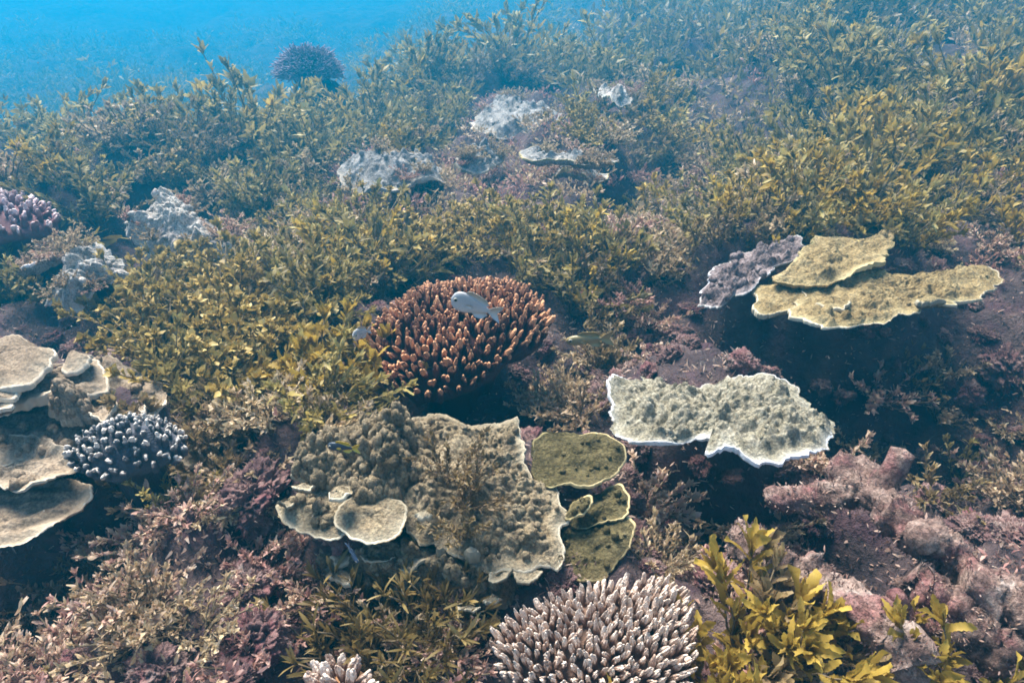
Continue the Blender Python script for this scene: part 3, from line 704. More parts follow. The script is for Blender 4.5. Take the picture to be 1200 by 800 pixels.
RAW = {}
def branch_meshes(tag_, nvar, taper, nubs, seed, sides=9, rings=9):
    """unit finger: height 1 along +Z, radius 1 (scaled by the object)"""
    rg = np.random.default_rng(seed)
    res = []
    for k in range(nvar):
        mb = MB()
        t = np.linspace(0, 1, rings)
        rad = (1 - taper * t) * np.sqrt(np.clip(1 - np.clip((t - .8) / .2, 0, 1) ** 2 * .93, 0.02, 1))
        bend = rg.normal(0, .35, 2)
        P = np.stack([bend[0] * t ** 2, bend[1] * t ** 2, t], -1)
        th = np.linspace(0, 2 * np.pi, sides, endpoint=False)
        V = np.stack([P[:, None, 0] + rad[:, None] * np.cos(th), P[:, None, 1] + rad[:, None] * np.sin(th), np.repeat(t[:, None], sides, 1)], -1)
        bumpn = 1 + .22 * rg.normal(0, 1, (rings, sides)) * (t[:, None] > .25) * (t[:, None] < .97)
        V[..., :2] = P[:, None, :2] + (V[..., :2] - P[:, None, :2]) * bumpn[..., None]
        V = V.reshape(-1, 3)
        A = np.repeat(t, sides)
        V = np.concatenate([V, [[P[-1, 0], P[-1, 1], 1.015]]]); A = np.concatenate([A, [1.0]])
        F4 = gridfaces(rings, sides, True); j = np.arange(sides); b = (rings - 1) * sides
        mb.add(V, [F4, np.stack([b + j, b + (j + 1) % sides, np.full(sides, len(V) - 1)], -1)], A)
        for q in range(nubs):
            tt = rg.uniform(.45, .88); a = rg.uniform(0, 6.28)
            st = np.array([np.interp(tt, t, P[:, 0]), np.interp(tt, t, P[:, 1]), tt])
            d = np.array([math.cos(a), math.sin(a), 0])
            L = rg.uniform(.7, 1.3)
            pp = np.stack([st, st + d * L * .8 + [0, 0, .05], st + d * L * 1.15 + [0, 0, .16]])
            v, f = tube(pp, [.55, .48, .25], 6)
            mb.add(v, f, np.clip((v[:, 2]) + .12, 0, 1))
        me_ = mb.mesh(tag_); RAW[me_.name] = (np.concatenate(mb.V), list(mb.F), np.concatenate(mb.A)); res.append(me_)
    return res

def in_poly(P, x, y):
    Q = np.roll(P, -1, 0)
    c = ((P[:, 1] > y) != (Q[:, 1] > y)) & (x < (Q[:, 0] - P[:, 0]) * (y - P[:, 1]) / (Q[:, 1] - P[:, 1] + 1e-12) + P[:, 0])
    return c.sum() % 2 == 1
def seg_dist(P, x, y):
    Q = np.roll(P, -1, 0); d = Q - P; w = np.array([x, y]) - P
    t = np.clip((w * d).sum(1) / ((d * d).sum(1) + 1e-12), 0, 1)
    return np.sqrt(((w - t[:, None] * d) ** 2).sum(1)).min()

def finger_coral(label, outline, anchor, h, tilt, dome, spacing, blen, brad, mat, meshes, seed, splay=.75, maxn=300, name='finger_coral', dw=.09):
    rg = np.random.default_rng(seed)
    A, n, e1, e2, P = plane_outline(outline, anchor, h, tilt, 1)
    c = centroid(P)
    ctr = A + c[0] * e1 + c[1] * e2
    g = np.array([ctr[0], ctr[1], float(full_h(ctr[0], ctr[1]))])
    r = empty(name, g, label, 'coral')
    lo, hi = P.min(0), P.max(0)
    pts = []; buf = np.zeros((4000, 2))
    for _ in range(11000):
        x, y = rg.uniform(lo, hi)
        if not in_poly(P, x, y): continue
        k_ = len(pts)
        if k_ and ((buf[:k_, 0] - x) ** 2 + (buf[:k_, 1] - y) ** 2).min() < spacing ** 2: continue
        buf[k_] = (x, y); pts.append((x, y))
    # solid base under the fingers
    B = resample(P, 90); rr = np.linspace(0, 1, 12)
    U = c + (rr[:, None, None] * .93) * (B - c)[None]
    dd = (1 - rr)[:, None] * np.linalg.norm(B - c, axis=1)[None]
    Z = dome * (1 - (1 - np.clip(dd / dw, 0, 1)) ** 2) - blen * .55
    top = A + U[..., :1] * e1 + U[..., 1:] * e2 + Z[..., None] * n
    Ub = c + np.array([1, .75, .5, .4])[:, None, None] * .9 * (B - c)[None]
    zb = np.array([-blen * 1.0, -blen * 1.5, -blen * 2.2, -h - .12])
    bot = A + Ub[..., :1] * e1 + Ub[..., 1:] * e2 + zb[:, None, None] * n
    mb = MB(); V = np.concatenate([top.reshape(-1, 3), bot.reshape(-1, 3)])
    V = V + .006 * fbm(V * 40, 3, seed)[:, None]
    mb.add(V, gridfaces(16, 90, True), .1)
    link('base', mb.mesh('base', center=g), mat, r)
    extra = MB()
    order = np.argsort([-(p_[0] * e1 + p_[1] * e2) @ np.array([0, -1.0, .6]) + rg.normal(0, .02) for p_ in pts])
    for q, i in enumerate(order):
        x, y = pts[i]
        d = seg_dist(P, x, y)
        e = 1 - min(d / dw, 1)
        p = A + x * e1 + y * e2 + n * dome * (1 - e ** 2)
        o2 = nrm(np.array([x, y]) - c)
        o3 = o2[0] * e1 + o2[1] * e2
        dv = nrm(n + o3 * splay * e ** 1.2 + rg.normal(0, .13, 3))
        L = blen * rg.uniform(.8, 1.2); R = brad * rg.uniform(.82, 1.15)
        base = p - dv * L * .8
        ref = np.array([1.0, 0, 0]); s = nrm(np.cross(dv, ref)); u = np.cross(s, dv)
        a = rg.uniform(0, 6.28); s2 = s * math.cos(a) + u * math.sin(a); u2 = np.cross(dv, s2)
        me = meshes[rg.integers(len(meshes))]
        Mx = np.eye(4); Mx[:3, 0] = s2 * R; Mx[:3, 1] = u2 * R; Mx[:3, 2] = dv * L; Mx[:3, 3] = base - g
        if q < maxn:
            o = link('branch', me, mat, r)
            o.matrix_local = Matrix(Mx.tolist())
        else:
            rv, rf, ra = RAW[me.name]
            extra.add(rv @ Mx[:3, :3].T + Mx[:3, 3], rf, ra)
    if extra.n: tag(link('branches', extra.mesh('branches'), mat, r), kind='stuff')
    print('finger coral', label, len(pts))
    return r

bm_dig = branch_meshes('branch', 6, .22, 3, 3)
bm_fine = branch_meshes('branch_fine', 6, .45, 9, 5)
bm_knob = branch_meshes('branch_knob', 5, .30, 2, 8)
def dup_meshes(ms):
    out = []
    for m in ms:
        c = m.copy(); RAW[c.name] = RAW[m.name]; out.append(c)
    return out
z5 = lambda p: zc(p, 350, 230, 1 / 3)
r = finger_coral('brown finger coral with pale orange tips and the pale fish over it',
    z5([(205, 525), (235, 480), (290, 450), (340, 400), (400, 355), (470, 335), (550, 330), (620, 322), (690, 322), (760, 325), (820, 350), (860, 400), (888, 455), (870, 490), (820, 530), (760, 530), (735, 560), (700, 610), (640, 640), (560, 680), (500, 695), (420, 695), (350, 690), (310, 655), (280, 600), (230, 560)]),
    (520, 410), .135, (0, -.22), .05, .0126, .040, .0062, M['fing_brown'], bm_dig, 31, splay=.6)
LAND['brown finger coral'] = np.array(r.location)
r = finger_coral('pinkish white finger coral with frosted tips under a yellow seaweed',
    [(578, 745), (592, 728), (625, 715), (660, 700), (700, 690), (740, 682), (775, 682), (800, 695), (812, 730), (810, 800), (780, 830), (700, 835), (620, 815), (585, 785)],
    (690, 760), .09, (0, -.22), .022, .0082, .030, .0034, M['fing_pink'], bm_fine, 32, dw=.07, splay=.5)
LAND['pinkish white finger coral'] = np.array(r.location)
r = finger_coral('blue grey finger coral with pale knob tips resting on the buff plates',
    cl([(195, 430), (240, 400), (300, 370), (370, 335), (440, 318), (510, 325), (560, 360), (590, 400), (575, 440), (500, 465), (420, 480), (350, 510), (290, 515), (240, 480)]),
    (145, 525), .16, (0, -.2), .045, .0105, .016, .0049, M['fing_blue'], dup_meshes(bm_knob), 33, dw=.06, splay=.45)
LAND['blue grey finger coral'] = np.array(r.location)
r = finger_coral('rose pink table of finger coral on the shaded ledge',
    [(-70, 240), (-30, 229), (20, 228), (50, 240), (76, 256), (60, 264), (20, 270), (-20, 276), (-70, 276)],
    (10, 255), .20, (0, -.05), .03, .024, .035, .0095, M['fing_rose'], dup_meshes(bm_knob), 34)
LAND['rose finger coral'] = np.array(r.location)
r = finger_coral('small orange tan finger coral with white tips on a stubby base',
    [(365, 790), (380, 780), (400, 772), (425, 780), (436, 800), (430, 830), (370, 830)],
    (400, 805), .06, (0, -.15), .012, .014, .028, .0055, M['fing_orange'], dup_meshes(bm_fine), 35, dw=.04)
LAND['small orange finger coral'] = np.array(r.location)

# ------------------------------------------------------------------ far dome of fine branches
def far_bush():
    g = BUSH.copy(); g[2] = float(full_h(g[0], g[1]))
    r = empty('bushy_coral', g, 'rounded purplish bushy coral alone against the open blue water', 'coral')
    rg = np.random.default_rng(4); sc_ = g[1] / FPX
    R = .19
    mb = MB()
    for k in range(900):
        a = rg.uniform(0, 6.28); z = rg.uniform(-.1, 1); q = math.sqrt(max(0, 1 - z * z))
        d = np.array([q * math.cos(a), q * math.sin(a), z])
        p0 = d * R * .45; p1 = d * np.array([1.15, 1.15, .85]) * R * rg.uniform(.88, 1.0)
        v, f = tube(np.stack([p0, (p0 + p1) / 2 + rg.normal(0, .05, 3) * R, p1]), np.array([.03, .025, .014]) * R, 5)
        mb.add(v + [0, 0, R * .55], f, np.clip(np.linalg.norm(v, axis=1) / R, 0, 1))
        for _ in range(2):
            p2 = p1 + rg.normal(0, .09, 3) * R
            v, f = tube(np.stack([(p0 + p1) / 2 + (p1 - p0) * .2, p2]), np.array([.02, .012]) * R, 4)
            mb.add(v + [0, 0, R * .55], f, np.clip(np.linalg.norm(v, axis=1) / R, 0, 1))
    tag(link('branches', mb.mesh('branches'), M['fing_far'], r), kind='stuff')
    V, F = ICO2
    V = V * (1 + .2 * fbm(V * 3, 3, 3))[:, None] * R * .6
    link('base', mk_mesh('base', V + [0, 0, R * .5], F), M['dark'], r)
    LAND['bushy purplish coral'] = g
M['fing_far'] = finger_mat('mauve_finger', (.07, .035, .05), (.15, .09, .12), (.34, .24, .28))
far_bush()

# ------------------------------------------------------------------ seaweed
def leaf_cloud(base, d, side, L, W, curl, rows, cols, tint, rg, fold=.25, wav=.0, prof=0):
    """many blades at once; returns V, F, A"""
    n = len(base)
    d = nrm(d); side = nrm(side - d * np.sum(side * d, -1, keepdims=True)); nn = np.cross(d, side)
    t = np.linspace(0, 1, rows + 1)
    if prof == 0:   w = (.22 + .78 * sstep(0, .45, t)) * (1 - .70 * sstep(.66, 1.02, t)) * (np.where(np.arange(rows + 1) % 2 == 0, .86, 1.14) if rows > 3 else 1.0)
    else:           w = np.clip(.15 + 1.1 * t ** .8, 0, 1) * np.where(t > .99, .8, 1)      # fan
    P = base[:, None] + L[:, None, None] * (d[:, None] * t[None, :, None] + nn[:, None] * (curl[:, None] * t[None] ** 2)[..., None])
    cs = np.linspace(-1, 1, cols + 1)
    jit = 1 + wav * rg.normal(0, 1, (n, rows + 1, cols + 1))
    off = W[:, None, None] * w[None, :, None] * cs[None, None] * .5 * jit
    lift = W[:, None, None] * w[None, :, None] * (fold * np.abs(cs)[None, None] + wav * .9 * rg.normal(0, 1, (n, rows + 1, cols + 1)))
    V = P[:, :, None] + off[..., None] * side[:, None, None] + lift[..., None] * nn[:, None, None]
    vpl = (rows + 1) * (cols + 1)
    F = gridfaces(rows + 1, cols + 1)
    F = (F[None] + (np.arange(n) * vpl)[:, None, None]).reshape(-1, 4)
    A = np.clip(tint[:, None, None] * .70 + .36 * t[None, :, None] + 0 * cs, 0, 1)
    return V.reshape(-1, 3), F, A.reshape(-1)

def stems_leaves(rg, nst, H, spread, per, Ll, Lw, droop=.25, tipcl=5, upright=1.0):
    """one plant: list of stem polylines and arrays of blades"""
    stems, B, D, S, L, W, T = [], [], [], [], [], [], []
    for k in range(nst):
        a = rg.uniform(0, 6.283); sp = spread * math.sqrt(rg.random())
        h = H * rg.uniform(.55, 1.05)
        o = np.array([math.cos(a), math.sin(a), 0])
        t = np.linspace(0, 1, 6)
        wob = rg.normal(0, .085, (6, 3)) * h; wob[0] = 0
        P = o * (sp * h * (t + droop * t ** 2))[:, None] + np.array([0, 0, 1.0]) * (h * t * (1 - .12 * sp))[:, None] + np.cumsum(wob, 0) * .5
        stems.append(P)
        nl = per + tipcl
        tt = np.concatenate([rg.uniform(.22, 1, per), np.full(tipcl, 1.0)])
        for q in range(nl):
            p = np.array([np.interp(tt[q], t, P[:, c]) for c in range(3)])
            tan = nrm(P[min(int(tt[q] * 5) + 1, 5)] - P[max(int(tt[q] * 5) - 1, 0)])
            b = rg.uniform(0, 6.283)
            x = nrm(np.cross(tan, [0.3, .2, 1.0])); y = np.cross(tan, x)
            rad = x * math.cos(b) + y * math.sin(b)
            ang = rg.uniform(.35, 1.1) if q < per else rg.uniform(.05, .7)
            dd = tan * math.cos(ang) + rad * math.sin(ang) + np.array([0, 0, .25 * upright])
            B.append(p); D.append(dd); S.append(np.cross(tan, rad) + rg.normal(0, .35, 3))
            sc = rg.uniform(.65, 1.2) * (.75 + .35 * tt[q])
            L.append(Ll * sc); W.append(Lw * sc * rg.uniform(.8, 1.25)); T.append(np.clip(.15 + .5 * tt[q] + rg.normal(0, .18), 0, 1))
    return stems, tuple(np.array(z) for z in (B, D, S, L, W, T))

def stem_mesh(stems, r=.0022, sides=5):
    mb = MB()
    for P in stems:
        v, f = tube(P, np.linspace(r, r * .5, len(P)), sides); mb.add(v, f)
    return mb

def variants(kind, count, seed):
    """(stalk mesh, foliage mesh, raw arrays, low detail arrays)"""
    out = []
    for k in range(count):
        rg = np.random.default_rng(seed * 100 + k)
        wav, prof, rows, cols, fold = .10, 0, 5, 2, .2
        if kind == 'sarg':   st, lv = stems_leaves(rg, rg.integers(11, 16), .155, .80, 27, .0245, .0074, droop=.45, tipcl=9, upright=.55); wav = .20
        elif kind == 'hero': st, lv = stems_leaves(rg, 11, .15, .6, 16, .040, .0110, tipcl=8, upright=.9)
        elif kind == 'gold':
            st, lv = stems_leaves(rg, 42, .13, 1.05, 18, .0165, .0068, droop=.35, tipcl=18); wav, prof, rows, cols, fold = .28, 0, 4, 2, .15
        elif kind == 'pink':
            st, lv = stems_leaves(rg, 26, .064, 1.15, 18, .0135, .0046, droop=.35, tipcl=9, upright=.8); wav, rows = .22, 5
        elif kind == 'wisp': st, lv = stems_leaves(rg, 18, .12, .9, 16, .026, .0034, tipcl=8); rows = 4; cols = 1
        B, D, S, L, W, T = lv
        cu = rg.normal(0, .38, len(B))
        fol = leaf_cloud(B, D, S, L, W, cu, rows, cols, T, rg, fold, wav, prof)
        far = None
        if kind in ('sarg', 'pink', 'gold'):
            far = []
            for (nk, lw) in ((150, 1.3), (60, 1.9)) if kind == 'sarg' else ((420 if kind == 'gold' else 200, 1.15), (70, 1.7)):
                keep = rg.permutation(len(B))[:nk]
                far.append(leaf_cloud(B[keep], D[keep], S[keep], L[keep] * lw ** .7, W[keep] * lw * 1.05, cu[keep], 2, 1, T[keep], rg, 0, .08, prof))
        sm = stem_mesh(st).mesh('stalk')
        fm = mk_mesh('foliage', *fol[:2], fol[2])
        out.append((sm, fm, st, lv, far))
    return out

VAR = {'sarg': variants('sarg', 9, 1), 'hero': variants('hero', 8, 2), 'gold': variants('gold', 5, 3), 'pink': variants('pink', 10, 4), 'wisp': variants('wisp', 4, 5)}
# single blades for the large plants: unit length along +Y, unit width along X
def unit_blades(nv, seed):
    res = []
    for k in range(nv):
        rg = np.random.default_rng(seed + k)
        V, F, A = leaf_cloud(np.zeros((1, 3)), np.array([[0, 1.0, 0]]), np.array([[1.0, 0, 0]]), np.ones(1), np.ones(1), np.array([rg.normal(0, .25)]), 15, 2, np.array([.5]), rg, .22, .0)
        V = V.reshape(16, 3, 3)
        tq = np.linspace(0, 1, 16)
        V[:, [0, 2], 0] = np.array([-.5, .5])[None] * ((.22 + .78 * sstep(0, .4, tq)) * (1 - .8 * sstep(.72, 1.03, tq)))[:, None]
        V[:, [0, 2], 2] += np.array([-1, 1])[None] * (.28 * rg.normal() * tq)[:, None] + .10 * np.sin(tq * 9 + rg.uniform(0, 6, 2)[None].T).T
        saw = np.where(np.arange(16) % 2 == 0, 1.17, .83)[:, None]
        V[:, [0, 2], 0] *= saw * rg.uniform(.92, 1.08, (16, 2))
        V[:, [0, 2], 2] += rg.normal(0, .09, (16, 2)) * .5
        V[:, :, 0] += .05 * math.copysign(1, rg.normal()) * (np.linspace(0, 1, 16) ** 2)[:, None] * rg.uniform(0, 3)
        mid = V[:, 1:2].copy(); V = mid + (V - mid) * np.array([.25, 1, .25])
        res.append(mk_mesh('leaf', V.reshape(-1, 3), F, A))
    return res
BLADES = unit_blades(7, 50)

COLOURS = {'sarg': ('olive', 'narrow-bladed seaweed'), 'sargy': ('golden yellow', 'narrow-bladed seaweed'), 'sargb': ('brownish', 'narrow-bladed seaweed'),
           'gold': ('golden brown', 'ruffled algae bush'), 'pink': ('pinkish', 'frilly algae tuft'), 'tan': ('sandy', 'frilly algae tuft'), 'wisp': ('dark brown', 'wispy thread-leaved seaweed')}
LN = list(LAND.keys()); LP = np.array([LAND[k] for k in LN])
def where(p):
    d = np.hypot(LP[:, 0] - p[0], LP[:, 1] - p[1]); i = int(np.argmin(d)); dx, dy = p[0] - LP[i, 0], p[1] - LP[i, 1]
    if d[i] > .9: return f'far beyond the {LN[i]}'
    if d[i] < .22: return f'right against the {LN[i]}'
    return (f'behind the {LN[i]}' if dy > abs(dx) * .8 else f'in front of the {LN[i]}' if -dy > abs(dx) * .8 else f'beside the {LN[i]}')
def plant_label(mat, p, size):
    c, k = COLOURS[mat]
    sz = ('large ' if 'tuft' in k or 'bush' in k else 'tall ') if size > 1.12 else 'small ' if size < .85 else ''
    lab = f'{sz}{c} {k} {where(p)}'
    return lab
NAMES = {'sarg': 'seaweed_plant', 'hero': 'seaweed_plant', 'gold': 'ruffled_algae_bush', 'pink': 'algae_tuft', 'wisp': 'wispy_seaweed'}
CATS = {'sarg': 'seaweed', 'hero': 'seaweed', 'gold': 'algae', 'pink': 'algae', 'wisp': 'seaweed'}
MESHCACHE = {}
def mat_mesh(me, mat):
    k = (me.name, mat)
    if k not in MESHCACHE:
        m2 = me.copy(); m2.materials.clear(); m2.materials.append(M[mat]); MESHCACHE[k] = m2
    return MESHCACHE[k]

def rot_lean(rg, lean):
    q = Vector((lean[0], lean[1], 1)).normalized().to_track_quat('Z', 'Y')
    return q.to_matrix() @ Matrix.Rotation(rg.uniform(0, 6.283), 3, 'Z')

def place(kind, mat, p, size, lean, rg, group=None, label=None, hero=False, leafscale=1.0, widen=1.0):
    v = VAR[kind][rg.integers(len(VAR[kind]))]
    lab = label or plant_label(mat, p, size)
    r = empty(NAMES[kind], p, lab, CATS[kind], group or lab)
    Rm = rot_lean(rg, lean)
    r.rotation_euler = Rm.to_euler()
    r.scale = (size,) * 3
    link('stalk', mat_mesh(v[0], 'stem'), None, r)
    if not hero:
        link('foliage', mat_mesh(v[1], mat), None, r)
    else:
        B, D, S, L, W, T = v[3]
        D = nrm(D); S = nrm(S - D * np.sum(S * D, -1, keepdims=True)); NN = np.cross(S, D)
        for i in range(len(B)):
            o = link('leaf', mat_mesh(BLADES[rg.integers(len(BLADES))], mat), None, r)
            ls = leafscale * float(L[i]); lw = leafscale * float(W[i]) * widen
            Mx = np.eye(4); Mx[:3, 0] = S[i] * lw * 4; Mx[:3, 1] = D[i] * ls; Mx[:3, 2] = NN[i] * ls; Mx[:3, 3] = B[i]
            o.matrix_local = Matrix(Mx.tolist())
    return r

class Field:
    """plants past the individual ones, joined into one mass per kind"""
    def __init__(s): s.mb = {}
    def add(s, kind, mat, p, size, lean, rg, far=True):
        v = VAR[kind][rg.integers(len(VAR[kind]))]
        V, F, A = v[4][0 if p[1] < (3.6 if kind == 'sarg' else 1.9) else 1]
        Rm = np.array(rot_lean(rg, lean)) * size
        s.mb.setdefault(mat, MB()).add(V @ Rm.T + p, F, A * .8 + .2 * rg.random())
FIELD = Field()

# --- where each kind grows, read over the photograph's picture plane
def inside(px, py, poly): return in_poly(np.array(poly, float), px, py)
NOGROW = [[(320, 60), (405, 60), (415, 130), (315, 130)], [(790, 340), (870, 300), (900, 445), (780, 445)],  # corals and bare places (base of a plant must not stand here)
    [(415, 360), (560, 325), (660, 350), (655, 420), (620, 480), (600, 530), (430, 530), (410, 440)],
    [(315, 560), (400, 490), (460, 470), (620, 480), (680, 500), (745, 520), (750, 640), (690, 712), (560, 735), (400, 700), (320, 650)],
    [(700, 440), (760, 430), (900, 430), (1000, 490), (960, 580), (900, 600), (800, 580), (700, 530)],
    [(805, 345), (860, 305), (940, 292), (1060, 292), (1130, 318), (1185, 345), (1200, 420), (1100, 440), (900, 440), (800, 400)],
    [(-300, 380), (80, 370), (190, 430), (225, 470), (235, 560), (150, 590), (120, 640), (40, 690), (-300, 800)],
    [(145, 240), (190, 228), (290, 270), (300, 345), (200, 362), (145, 340)], [(45, 290), (150, 285), (165, 370), (120, 410), (45, 400)], [(-200, 225), (85, 225), (85, 330), (-200, 340)],
    [(570, 690), (700, 672), (800, 670), (820, 700), (820, 850), (570, 850)], [(355, 760), (450, 760), (450, 850), (355, 850)], 
    [(975, 540), (1060, 560), (1160, 670), (1140, 720), (960, 610)], [(925, 670), (1000, 690), (1100, 780), (1075, 830), (940, 740)], [(1030, 670), (1230, 690), (1230, 790), (1040, 760)]]
LEDGES = [[(385, 185), (530, 178), (535, 275), (385, 285)], [(525, 172), (600, 170), (605, 270), (525, 272)], [(595, 172), (740, 170), (750, 285), (595, 285)], [(540, 108), (670, 110), (675, 200), (540, 200)],
          [(665, 240), (705, 240), (705, 310), (665, 310)], [(690, 100), (755, 100), (755, 165), (690, 165)]]
RUBBLE = [[(700, 380), (810, 350), (830, 420), (1000, 440), (1200, 420), (1200, 520), (1000, 540), (990, 600), (1300, 560), (1400, 900), (820, 900), (820, 690), (740, 690), (740, 560), (700, 540), (680, 470)],
          [(255, 430), (340, 400), (340, 500), (300, 510)]]
TANLEAF = [[(1020, 225), (1110, 205), (1250, 215), (1300, 340), (1180, 335), (1120, 305), (1040, 285)], [(985, 440), (1060, 450), (1110, 400), (1400, 400), (1400, 640), (1200, 620), (1130, 560), (1060, 540), (930, 570), (900, 560), (1000, 500)], [(560, 430), (700, 400), (715, 440), (720, 540), (640, 520), (600, 500)], [(690, 350), (770, 345), (775, 400), (720, 420)]]
PINK = [[(-300, 680), (60, 680), (160, 590), (230, 600), (330, 640), (400, 700), (500, 740), (580, 740), (575, 860), (-300, 900)], [(760, 600), (900, 610), (960, 680), (1010, 900), (800, 900), (745, 680)], [(700, 540), (760, 560), (790, 620), (745, 640)]]
MIXOL = [[(220, 470), (340, 450), (330, 560), (320, 640), (250, 600), (150, 620), (225, 560)]]
GOLDZ = [[(130, 385), (230, 365), (310, 350), (335, 400), (330, 455), (290, 475), (200, 470), (150, 430)], [(430, 272), (560, 262), (640, 285), (640, 312), (520, 322), (430, 312)]]

def many_in(poly, px, py):
    P = np.array(poly, float); Q = np.roll(P, -1, 0); c = np.zeros(len(px), int)
    for a, b in zip(P, Q):
        c += ((a[1] > py) != (b[1] > py)) & (px < (b[0] - a[0]) * (py - a[1]) / (b[1] - a[1] + 1e-12) + a[0])
    return c % 2 == 1
def any_in(polys, px, py):
    r = np.zeros(len(px), bool)
    for q in polys: r |= many_in(q, px, py)
    return r
def grow():
    rg = np.random.default_rng(77)
    cand = {'sarg': [], 'pink': [], 'gold': []}
    def jgrid(x0, x1, y0, y1, s):
        xs = np.arange(x0, x1, s); ys = np.arange(y0, y1, s)
        X, Y = np.meshgrid(xs, ys); X = X + rg.uniform(-.5, .5, X.shape) * s; Y = Y + rg.uniform(-.5, .5, Y.shape) * s
        return np.stack([X.ravel(), Y.ravel()], -1)
    zones = [(-2.2, 2.2, .25, 1.5, .060, .25), (-3, 3, 1.5, 3.0, .072, .25), (-4.5, 5, 3.0, 5.5, .11, .34), (-8, 9, 5.5, 9.5, .18, .5), (-14, 15, 9.5, 18, .34, .8)]
    for (x0, x1, y0, y1, s, cs) in zones:
        G = jgrid(x0, x1, y0, y1, s)
        Z = full_h(G[:, 0], G[:, 1])
        PX = project(np.column_stack([G, Z]))
        ok = (PX[:, 0] > -450) & (PX[:, 0] < 1650) & (PX[:, 1] < 1150) & ~any_in(NOGROW, PX[:, 0], PX[:, 1])
        G, Z, PX = G[ok], Z[ok], PX[ok]
        a, b = PX[:, 0], PX[:, 1]
        zl, zg, zt, zm, zp, zr = (any_in(q, a, b) for q in (LEDGES, GOLDZ, TANLEAF, MIXOL, PINK, RUBBLE))
        G3 = np.column_stack([G, np.zeros(len(G))])
        rel = relief(G[:, 0], G[:, 1]); dpk = fbm(G3 * 7, 2, 5); dns = fbm(G3 * 2.6 + [0, 0, 3.0], 3, 8)
        ci = np.floor(G / cs); BD = np.full(len(G), 9.); BC = np.zeros((len(G), 2)); BH = np.zeros(len(G)); zz = np.zeros(len(G))
        for ax in (-1, 0, 1):
            for ay in (-1, 0, 1):
                q_ = ci + [ax, ay]; h0, h1, h2 = (_hash(q_[:, 0], q_[:, 1], zz, 40 + kk) for kk in range(3))
                cc_ = (q_ + .15 + .7 * np.column_stack([h0, h1])) * cs
                dd_ = np.hypot(*(G - cc_).T) / cs; m_ = dd_ < BD
                BD[m_] = dd_[m_]; BC[m_] = cc_[m_]; BH[m_] = h2[m_]
        for k in range(len(G)):
            (x, y), z, (px, py, w), bd, bc, bh, dn = G[k], Z[k], PX[k], BD[k], BC[k], BH[k], dns[k]
            u = rg.random()
            if zl[k]:
                if u < .85: cand['pink'].append((x, y, z, px, py, w, 'tan' if rg.random() < .6 else 'pink', rg.uniform(.55, 1.0)))
                continue
            if zg[k]:
                if u < .22: cand['gold'].append((x, y, z, px, py, w, 'gold', rg.uniform(.9, 1.4)))
                elif u < .19: cand['sarg'].append((x, y, z, px, py, w, 'sarg', rg.uniform(.5, .7)))
                continue
            if zt[k]:
                if bd > .56: continue
                if u < .80: cand['pink'].append((x, y, z, px, py, w, 'tan' if bh > .35 else 'pink', rg.uniform(.8, 1.2) * (1.25 - .7 * bd)))
                elif u < .92: cand['sarg'].append((x, y, z, px, py, w, 'sargb', rg.uniform(.4, .65)))
                continue
            if zm[k]:
                if u < .5: cand['pink'].append((x, y, z, px, py, w, 'tan', rg.uniform(.8, 1.3)))
                else: cand['sarg'].append((x, y, z, px, py, w, 'sarg' if rg.random() < .6 else 'sargb', rg.uniform(.45, .75)))
                continue
            if zp[k] or (y < 1.0 and px < 600):
                dens = .85 if dpk[k] > -.22 else .06
                if u < dens: cand['pink'].append((x, y, z, px, py, w, 'pink' if rg.random() < .6 else 'tan', rg.uniform(.7, 1.3)))
                elif u < dens + .05: cand['sarg'].append((x, y, z, px, py, w, 'sargb', rg.uniform(.3, .5)))
                continue
            if zr[k] or (y < 1.1 and px > 600):
                if u < .10: cand['pink'].append((x, y, z, px, py, w, 'pink', rg.uniform(.4, .8)))
                elif u < .13: cand['sarg'].append((x, y, z, px, py, w, 'sargb', rg.uniform(.4, .6)))
                continue
            if bd > .56 + .2 * bh and rg.random() > .22: continue
            if rel[k] < -.30 and y > 1.8 and rg.random() > .22:
                if u < .8: cand['pink'].append((x, y, z, px, py, w, 'tan' if rg.random() < .7 else 'pink', rg.uniform(.9, 1.5)))
                continue
            if y > 1.5 and rg.random() < .22:
                if rg.random() < .35: cand['gold'].append((x, y, z, px, py, w, 'gold', rg.uniform(.6, 1.1)))
                else: cand['pink'].append((x, y, z, px, py, w, 'tan', rg.uniform(1.2, 2.0)))
                continue
            if dn < -.7 and u > .5: continue
            if s < .07 and u > .75: continue
            m = 'sarg'
            q = .55 * rg.random() + .55 * bh + .2 * dn
            if q > .80: m = 'sargy'
            elif q < .32: m = 'sargb'
            size = rg.uniform(.72, 1.15) * (1 + .35 * max(dn, 0)) * (1.0 if y < 3 else 1.2) * (1.25 - .75 * bd) * (.85 + .4 * bh) * (1 + .25 * float(np.clip(rel[k], -.6, .8)))
            cand['sarg'].append((x, y, z, px, py, w, m, size, (np.array([x, y]) - bc) / cs * 1.1))
    for kind, L in cand.items():
        def vis(c): return -10 < c[3] < 1210 and -40 < c[4] < 840
        L.sort(key=lambda c: -(c[7] / c[5]) if vis(c) else 5 - c[7] / c[5])
        for i, (x, y, z, px, py, w, m, size, *out_) in enumerate(L):
            if kind == 'pink' and y < .9: size = min(size, .85)
            lean = rg.normal(0, .2, 2) + (out_[0] if out_ else 0)
            if y > 1.4: lean[0] += .28 * sstep(-.5, 1.5, x) - .18 * sstep(-.4, -1.5, x)
            p = np.array([x, y, z - .012])
            if i < 300 and (i < len(L)) and vis((0, 0, 0, px, py)):
                place(kind, m, p, size, lean, rg)
            else:
                FIELD.add(kind, m, p, size * (1.15 if y > 5 else 1), lean, rg)
        print(kind, len(L))
grow()
